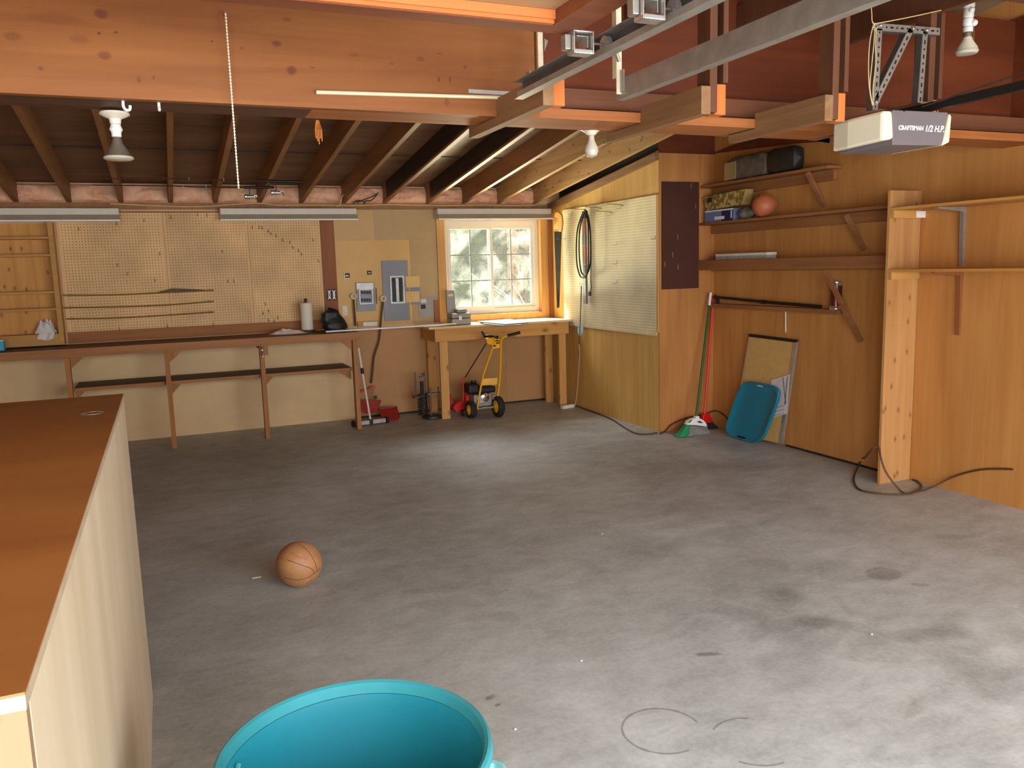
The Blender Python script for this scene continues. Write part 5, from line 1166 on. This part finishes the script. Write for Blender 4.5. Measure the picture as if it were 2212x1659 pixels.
p = P(1332, 115, y=tk2.y-.045); q_ = P(1338, 133, y=tk2.y-.045); MB().tube([P(1326,100,y=tk2.y-.047), p, q_], .006, 6).build('bolt', M['galv'], o)
c = P(1167, 120, y=-5.62)
o = thing('hanging_strap', 'white painted strap beside the garage door corner', 'strap', (c.x, c.y, 2.25), 'white track straps')
B(c.x-.011, c.x+.011, c.y-.004, c.y, 2.268, 2.70).build('strap', M['strapwhite'], o); B(c.x-.017, c.x-.0115, c.y-.003, c.y+.02, 2.30, 2.70).build('angle_leg', M['arm'], o)
MB().prism([P(1176,83,y=-5.60), P(1184,88,y=-5.60), P(1176,112,y=-5.60)], (0,.004,0)).build('gusset', M['galv'], o)
# roller brackets on the door edge
def roller(u, v, label):
    p = P(u, v, z=2.232); o = thing('roller_bracket', label, 'roller bracket', p, 'zinc roller brackets on the garage door edge')
    w, h, d = .066, .064, .045; x0, z0 = p.x-w/2, p.z-h/2; mb = MB()
    for b in ((x0, x0+.004, z0, z0+h), (x0+w-.004, x0+w, z0, z0+h), (x0+.004, x0+w-.004, z0, z0+.012), (x0+.004, x0+w-.004, z0+h-.005, z0+h)): mb.box(b[0], b[1], p.y, p.y+d, b[2], b[3])
    mb.build('mount_cage', M['zinc'], o, bevel=.002)
    B(x0-.02, x0-.001, p.y+.015, p.y+d, z0+.012, z0+h-.01).build('side_leaf', M['galv'], o, bevel=.003)
    mb = MB()
    for b in ((x0+w-.012, x0+w-.009, z0+.022, z0+h-.010), (x0+.02, x0+w-.012, z0+h-.013, z0+h-.010)): mb.box(b[0], b[1], p.y+.02, p.y+d+.03, b[2], b[3])
    mb.build('inner_clip', M['zinc'], o)
    xw = t1.location.x-.021
    MB().tube([Vector((x0+w+.001, p.y+.02, 2.235)), Vector((xw-.011, p.y+.02, 2.235))], .004, 8).build('axle', M['galv_dark'], o, smooth=True)
    MB().lathe([(.008, -.008), (.024, -.008), (.024, -.003), (.018, 0), (.024, .003), (.024, .008), (.008, .008)], Vector((xw, p.y+.02, 2.236)), (1,0,0), 20).build('wheel', M['zinc'], o, smooth=True)
roller(1262, 90, 'zinc roller bracket at the far corner of the open garage door'); roller(1414, 12, 'second zinc roller bracket, cut off at the top edge')

# opener
OY = -6.0
def OP(u, v, y=OY): return P(u, v, y=y)
o = thing('garage_opener', 'grey garage door opener with white light covers hanging overhead', 'garage opener', OP(1940, 318))
zt_, zb2 = 2.222, 2.075
xA, xB, xC = OP(1937,280).x, OP(2040,270).x, OP(2053,270).x
x0 = OP(1902, 290).x
MB().prism([(xA-.02, OY, zb2), (xB-.02, OY, zb2+.006), (xB, OY, zb2+.03), (xB+.02, OY, zt_+.005), (xA-.028, OY, zt_)], (0, .30, 0)).build('body', M['opener_grey'], o, bevel=.004)
def lenspoly(pts, m='lens', n='light_cover'): return pts
zl0, zl1 = zb2+.004, zt_-.005
xo = x0
xk = OP(1831, 290, OY+.17).x
MB().add([(xk, OY+.17, zl0), (xo+.005, OY-.005, zl0+.012), (xA-.022, OY-.008, zl0+.02), (xA-.035, OY-.008, zl1), (xo+.004, OY-.005, zl1), (xk, OY+.17, zl1-.01),
          (xk+.01, OY+.27, zl0), (xA-.03, OY+.27, zl0+.01), (xA-.035, OY+.27, zl1), (xk+.01, OY+.27, zl1-.01)],
         [(0,1,4,5), (1,2,3,4), (2,7,8,3), (0,5,9,6), (5,4,3,8,9), (0,6,7,2,1), (6,9,8,7)]).build('light_cover', M['lens'], o, smooth=False, bevel=.012)
MB().add([(xB-.012, OY-.006, zl0+.0), (xC-.002, OY-.002, zl0+.018), (xC+.004, OY-.002, zl1-.006), (xB+.024, OY-.006, zl1+.004), (xB-.012, OY+.28, zl0), (xC, OY+.28, zl0+.018), (xC+.004, OY+.28, zl1-.006), (xB+.024, OY+.28, zl1+.004)],
         [(0,1,2,3), (7,6,5,4), (0,4,5,1), (1,5,6,2), (2,6,7,3), (3,7,4,0)]).build('light_cover', M['lens'], o, bevel=.006)
def lettering(txt, u, v, size, par, y, mat, shear=0):
    cu = bpy.data.curves.new('lettering', 'FONT'); cu.body = txt; cu.size = size; cu.extrude = .0006; cu.shear = shear; cu.offset = .0009
    t_ = bpy.data.objects.new('tmp', cu); COL.objects.link(t_); bpy.context.view_layer.update()
    me = bpy.data.meshes.new_from_object(t_.evaluated_get(bpy.context.evaluated_depsgraph_get())); COL.objects.unlink(t_); bpy.data.objects.remove(t_)
    ob = bpy.data.objects.new('lettering', me); COL.objects.link(ob); me.materials.clear(); me.materials.append(mat)
    p = P(u, v, y=y); ob.parent = par; ob.matrix_parent_inverse = WM[par.name].inverted(); ob.location = p; ob.rotation_euler = (PI/2, math.radians(-1.0), 0); return ob
lettering('CRAFTSMAN', 1941, 280, .026, o, OY-.001, M['white'])
lettering('1/2 H.P.', 1997, 284, .038, o, OY-.001, M['white'], .25)
B(xA, xB, OY+.1, OY+.2, zt_+.001, zt_+.006).build('mounting_tab', M['galv'], o)
for u in (1953, 2023): p = OP(u, 239.5, OY-.002); MB().lathe([(.004, 0), (.003, .003)], p, (0,-1,0), 8).build('screw', M['black'], o)
# rail of the opener
r0 = Vector((OP(1985, 236, -5.9).x, -5.75, zt_+.024)); 
rl = thing('opener_rail', 'black opener rail running forward from the grey opener', 'rail', r0)
MB().bar((r0.x, -5.72, zt_+.03), (r0.x, -9.4, zt_+.06), .03, .036, (1,0,0)).build('rail_bar', M['black'], rl)
MB().tube([(r0.x-.10, -6.0, zt_+.02), (r0.x-.02, -6.6, zt_+.10), (r0.x+.0, -7.2, zt_+.13)], .003, 5).build('pull_wire', M['iron'], rl)
# slotted angle hanger
o = thing('slotted_angle_hanger', 'perforated steel angle hanger above the garage opener', 'hanger', OP(1950, 235, -5.85))
HY = -5.88
def angle(a, b, n='strut'):
    A, B_ = OP(*a, HY), OP(*b, HY); d = (B_-A); L = d.length; d.normalize(); s = Vector((0,1,0)).cross(d).normalized()
    st = MB().bar(A, B_, .03, .003, s).build(n, M['galv'], o)
    k = int(L/.03); mb = None
    for i in range(k):
        c = A + d*(L*(i+.5)/k); l = .009 if i % 2 else .004
        MB().bar(c-d*l+Vector((0,-.0019,0)), c+d*l+Vector((0,-.0019,0)), .008, .001, s).build('slot', M['black'], st)
    MB().bar(A+s*.0165+Vector((0,.015,0)), B_+s*.0165+Vector((0,.015,0)), .003, .032, s).build('flange', M['galv_dark'], st)
angle((1886,57), (2030,68), 'top_angle'); angle((1900,62), (1890,238)); angle((1968,64), (1893,218)); angle((1999,68), (1987,222))
for u, v in ((1901,56),(1971,62),(2001,66),(1892,221)): p = OP(u, v, HY-.004); MB().lathe([(.009, 0), (.009, .01), (.004, .011), (.004, .02)], p, (0,-1,0), 8).build('bolt', M['zinc'], o)
o = thing('bell_wire', 'thin tan wires hanging beside the slotted hanger', 'wire', OP(1885, 235, HY))
for pts in ([(1868,6),(1880,8),(1883,28),(1884,46),(1890,55),(1884,60)], [(1886,52),(1930,44),(1975,35),(2033,22)], [(1886,55),(1879,90),(1876,140),(1878,190),(1884,225)], [(1890,60),(1887,100),(1882,150),(1879,190),(1885,228)], [(1893,62),(1891,100),(1892,135),(1886,190),(1886,228)]):
    MB().tube(smooth_path([OP(u, v, HY-.02) for u, v in pts], 4), .0022, 5).build('strand', M['cable_tan'], o, smooth=True)
# lamps
def lamp(u, v, y, label, kind):
    p = P(u, v, y=y)
    o = thing('ceiling_lamp', label, 'lamp', p)
    if kind == 'flood':
        MB().lathe([(.02, .0), (.052, -.002), (.054, -.010), (.040, -.018), (.022, -.026), (.019, -.045)], p, n=28).build('lamp_holder', M['ceramic'], o, smooth=True)
        MB().lathe([(.017, -.046), (.02, -.055), (.024, -.065), (.018, -.075), (.017, -.092), (.013, -.093)], p, n=20).build('socket', M['white'], o, smooth=True)
        MB().lathe([(.014, -.094), (.017, -.10), (.02, -.116), (.044, -.155), (.052, -.166)], p, n=28).build('reflector_bulb', M['silverbulb'], o, smooth=True)
        MB().lathe([(.0525, -.1665), (.0545, -.173), (.046, -.178), (.002, -.18)], p, n=28).build('bulb_face', M['bulbglass'], o, smooth=True)
    else:
        MB().lathe([(.04, .02), (.045, .0), (.04, -.012)], p, n=22).build('junction_box', M['iron'], o, smooth=True)
        MB().lathe([(.03, -.013), (.055, -.016), (.055, -.026), (.03, -.042), (.018, -.055)], p, n=26).build('lamp_holder', M['ceramic'], o, smooth=True)
        MB().lathe([(.014, -.056), (.015, -.075), (.02, -.088), (.032, -.112), (.034, -.13), (.026, -.15), (.01, -.158), (.001, -.16)], p, n=24).build('bulb', M['bulbglass'], o, smooth=True)
    return o
y_ = -5.13
# fit: scale of the holder follows its distance
lamp(247, 242, -5.15+.0, 'lamp with silver reflector bulb under the left part of the beam', 'flood').location
lamp(1277, 267, -5.13, 'lamp with bare white bulb below the beam, above the window', 'bulb')
c = P(2088, 118, y=-5.75)
o = thing('ceiling_lamp', 'white reflector bulb on stacked adapters, hanging right of the opener', 'lamp', c)
MB().lathe([(.002, -.002), (.045, .002), (.053, .013), (.050, .022)], c, n=30).build('bulb_face', M['bulbglass'], o, smooth=True)
MB().lathe([(.050, .0225), (.045, .034), (.024, .066), (.020, .08)], c, n=30).build('reflector_bulb', M['lens'], o, smooth=True)
MB().lathe([(.0195, .0805), (.021, .085), (.021, .103)], c, n=20).build('screw_base', M['socketgrey'], o, smooth=True)
MB().lathe([(.022, .1035), (.0225, .125), (.018, .13), (.024, .14), (.024, .165), (.018, .17), (.024, .175), (.024, .21), (.02, .215), (.026, .22), (.026, .29), (.02, .30), (.02, .44), (.045, .45), (.045, .46)], c, n=22).build('adapter_stack', M['white'], o, smooth=True)
MB().sphere(c+Vector((.012,-.024,.143)), .016, 12, 8).build('switch_knob', M['white'], o, smooth=True); MB().sphere(c+Vector((-.010,-.024,.20)), .014, 12, 8).build('switch_knob', M['white'], o, smooth=True)
MB().tube([c+Vector((.024,-.01,.14)), c+Vector((.028,-.012,.10)), c+Vector((.028,-.012,.06))], .0016, 5).build('switch_chain', M['zinc'], o)

# long pull chain
a_, b_ = P(487, 27, y=-5.44), P(517, 407, y=-5.44)
b_.x = a_.x
o = thing('pull_chain', 'white beaded pull chain hanging in front of the beam', 'chain', b_)
n_ = 110; mb = MB()
pts = [a_.lerp(b_, i/(n_-1)) for i in range(n_)]
mb.tube(pts, [.0042 if i % 2 else .0016 for i in range(n_)], 6).build('beads', M['offwhite'], o, smooth=True)
MB().tube([a_+Vector((0,.035,.0)), a_+Vector((0,.0,.004)), a_], .0025, 6).build('hanging_eye', M['zinc'], o)
# rods and hooks on the beam
a_, b_ = P(683, 199, y=YB-.012), P(1095, 211, y=YB-.012)
tag(MB().tube([a_, b_], .0075, 8).build('white_rod', M['cream'], smooth=True), 'long thin white rod fixed along the lower edge of the beam', 'rod')
a_, b_ = P(1012, 192, y=YB-.004), P(1135, 208, y=YB-.004)
tag(B(a_.x, b_.x, YB-.003, YB-.001, b_.z, a_.z).build('paint_scraper', M['platesilver']), 'flat grey metal plate on the beam above the white rod', 'plate')
a_, b_ = P(945, 166, y=YB-.002), P(975, 232, y=YB-.002)
for u, v in ((265, 212), (342, 213)):
    p = P(u, v, y=-5.36); p.z = 2.227
    mb = MB().tube(smooth_path([p, p+Vector((0,0,-.02)), p+Vector((.008,-.004,-.032)), p+Vector((.02,-.006,-.03)), p+Vector((.022,-.006,-.016))] if u < 300 else [p, p+Vector((0,0,-.018)), p+Vector((0,-.008,-.028)), p+Vector((0,-.018,-.02))], 4), .0052, 7)
    tag(mb.build('ceiling_hook', M['white'], smooth=True), ['white cup hook under the beam nearest the silver bulb lamp, left of the pair', 'white cup hook under the beam, right of the pair'][u > 300], 'hook', 'white cup hooks under the beam')
p = P(686, 262, y=-5.13)
o = thing('orange_tuft', 'small orange tuft hanging below the beam', 'cord', p)  # made-up strands for a small copper-orange strip
for k in range(5):
    x_ = p.x-.012+.006*k; MB().tube([Vector((x_*.4+p.x*.6, -5.13, 2.229)), Vector((x_, -5.13-.003*k, 2.19)), Vector((x_+.002, -5.13, 2.155-.012*(k % 3)))], .002, 5).build('strand', M['copper'], o)

# ------------------------------------------------------------------ outdoors seen through the window
struct(B(-30, 70, .3, 120, -.5, -.25).build('ground', M['lawn'], origin=(0,0,0)), 'bright pale lawn outside the window', 'ground')
def conifer(x, y, h, r, n, mat, label, size, seed, low=.04):
    rnd = random.Random(seed); o = thing('conifer_tree', label, 'tree', (x, y, -.25), 'trees outside the window'); mb = MB(); vs = []; fs = []
    for _ in range(n):
        t_ = rnd.random()**1.3; z = -.25+h*(low+(.97-low)*t_); rad = r*(1-t_)*(.35+.65*rnd.random()**.5)+.03; a = rnd.random()*2*PI
        c = Vector((x+rad*math.cos(a), y+rad*math.sin(a), z-rad*.25)); d = Vector((math.cos(a), math.sin(a), -.45+rnd.uniform(-.3,.5))).normalized()
        s = d.cross(Vector((rnd.uniform(-1,1), rnd.uniform(-1,1), rnd.uniform(-1,1)))).normalized(); L = size*rnd.uniform(.6,1.5); W = L*.28
        b = len(vs); vs += [c-d*L*.5, c+s*W*.5, c+d*L*.5, c-s*W*.5]; fs.append((b, b+1, b+2, b+3))
    mb.add(vs, fs).build('foliage', mat, o)
    MB().tube([(x, y, -.26), (x, y, h*.6), (x, y, h*.93)], [r*.06+.02, r*.04+.01, .01], 8).build('trunk', M['bark'], o, smooth=True)
conifer(2.35, 6.6, 7.5, 2.2, 16000, M['needles'], 'near green conifer seen through the right window sash', .13, 1)
conifer(5.1, 12.2, 9.5, 3.1, 11000, M['needles'], 'taller conifer behind the near one, seen through the right sash', .22, 2)
conifer(10.0, 26, 13, 3.4, 8000, M['needles'], 'mid distance conifer in the middle of the window view', .4, 5)
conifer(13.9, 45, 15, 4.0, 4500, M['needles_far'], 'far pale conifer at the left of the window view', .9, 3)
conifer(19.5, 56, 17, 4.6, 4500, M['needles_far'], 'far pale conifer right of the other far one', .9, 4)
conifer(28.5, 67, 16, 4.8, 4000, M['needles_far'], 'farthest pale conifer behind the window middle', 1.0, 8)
o = thing('bare_shrub', 'bare branching shrub close outside the right sash', 'shrub', (1.12, 2.4, -.25), 'trees outside the window')
rnd = random.Random(11)
def branch(p, d, L, r, depth):
    pts = [p]; 
    for k in range(5):
        d = (d+Vector((rnd.uniform(-.25,.25), rnd.uniform(-.25,.25), rnd.uniform(-.15,.2)))).normalized(); pts.append(pts[-1]+d*L/5)
    MB().tube(pts, [r*(1-.12*k) for k in range(6)], 6).build('branch', M['bark_pale'], o, smooth=True)
    if depth:
        for k in (2, 3, 5): branch(pts[k], (d+Vector((rnd.uniform(-.6,.6), rnd.uniform(-.6,.6), rnd.uniform(-.2,.4)))).normalized(), L*.45, r*.6, depth-1)
branch(Vector((1.12, 2.4, -.25)), Vector((-.02, 0, 1)), 2.3, .022, 2)
o = thing('rail_fence', 'low pale fence far across the lawn at the left of the window', 'fence', (6, 38, -.25))
for z in (.15, .55, .95): B(2, 16, 38, 38.06, z-.25, z-.1).build('fence_rail', M['fence'], o)
for k in range(6): B(2+2.6*k, 2.16+2.6*k, 38.07, 38.2, -.249, 1.05).build('fence_post', M['fence'], o)

# ------------------------------------------------------------------ light, world, camera
w = bpy.data.worlds.new('world'); bpy.context.scene.world = w; w.use_nodes = True
bg = w.node_tree.nodes['Background']; bg.inputs[0].default_value = (.86, .93, 1.0, 1); bg.inputs[1].default_value = 1.15
def lamp_light(name, ty, energy, loc, target=None, **k):
    l = bpy.data.lights.new(name, ty); l.energy = energy
    for a, b in k.items(): setattr(l, a, b)
    ob = bpy.data.objects.new(name, l); COL.objects.link(ob); ob.location = loc
    if target is not None: ob.rotation_euler = (Vector(target)-Vector(loc)).to_track_quat('-Z', 'Y').to_euler()
    return ob
sd = Vector((.30, -.58, -1.0))
lamp_light('sun', 'SUN', 15.0, -sd*10, (0,0,0), angle=math.radians(1.0), color=(1, .95, .84))
lamp_light('open_door_daylight', 'AREA', 235, (-3.2, -9.7, 1.22), (-3.2, -1, .55), shape='RECTANGLE', size=6.8, size_y=2.0, color=(.97, .97, 1.0))
lamp_light('sky_over_driveway', 'AREA', 420, (-2.6, -13.0, 4.6), (-2.6, -3, 0), shape='RECTANGLE', size=10, size_y=4, color=(.93, .95, 1.0))
lamp_light('sky_over_lawn', 'AREA', 620, (-.2, 2.6, 4.6), (-1.3, -2.2, .3), shape='RECTANGLE', size=4.5, size_y=2.2, color=(.95, .98, 1.0))
lamp_light('rafter_fill', 'AREA', 850, (-.6, 3.4, .25), (-1.3, -2.6, 2.7), shape='RECTANGLE', size=4, size_y=1.2, color=(1, .92, .62))  # added unseen area lamp, brightens rafter undersides through the window
cd = bpy.data.cameras.new('camera'); cam = bpy.data.objects.new('camera', cd); COL.objects.link(cam)
cd.sensor_fit = 'HORIZONTAL'; cd.sensor_width = 36; cd.lens = F*36/2212; cd.clip_start = .05; cd.clip_end = 400
m = Matrix((RT, UP, -FW)).transposed().to_4x4(); m.translation = CAM; cam.matrix_world = m
sc = bpy.context.scene; sc.camera = cam
cy = sc.cycles; cy.max_bounces = 7; cy.diffuse_bounces = 4; cy.glossy_bounces = 2; cy.transmission_bounces = 4; cy.transparent_max_bounces = 8; cy.use_denoising = True; cy.adaptive_threshold = .05; cy.caustics_reflective = False; cy.caustics_refractive = False; cy.sample_clamp_indirect = 6
sc.view_settings.view_transform = 'Standard'; sc.view_settings.look = 'None'; sc.view_settings.exposure = .6; sc.view_settings.gamma = 1
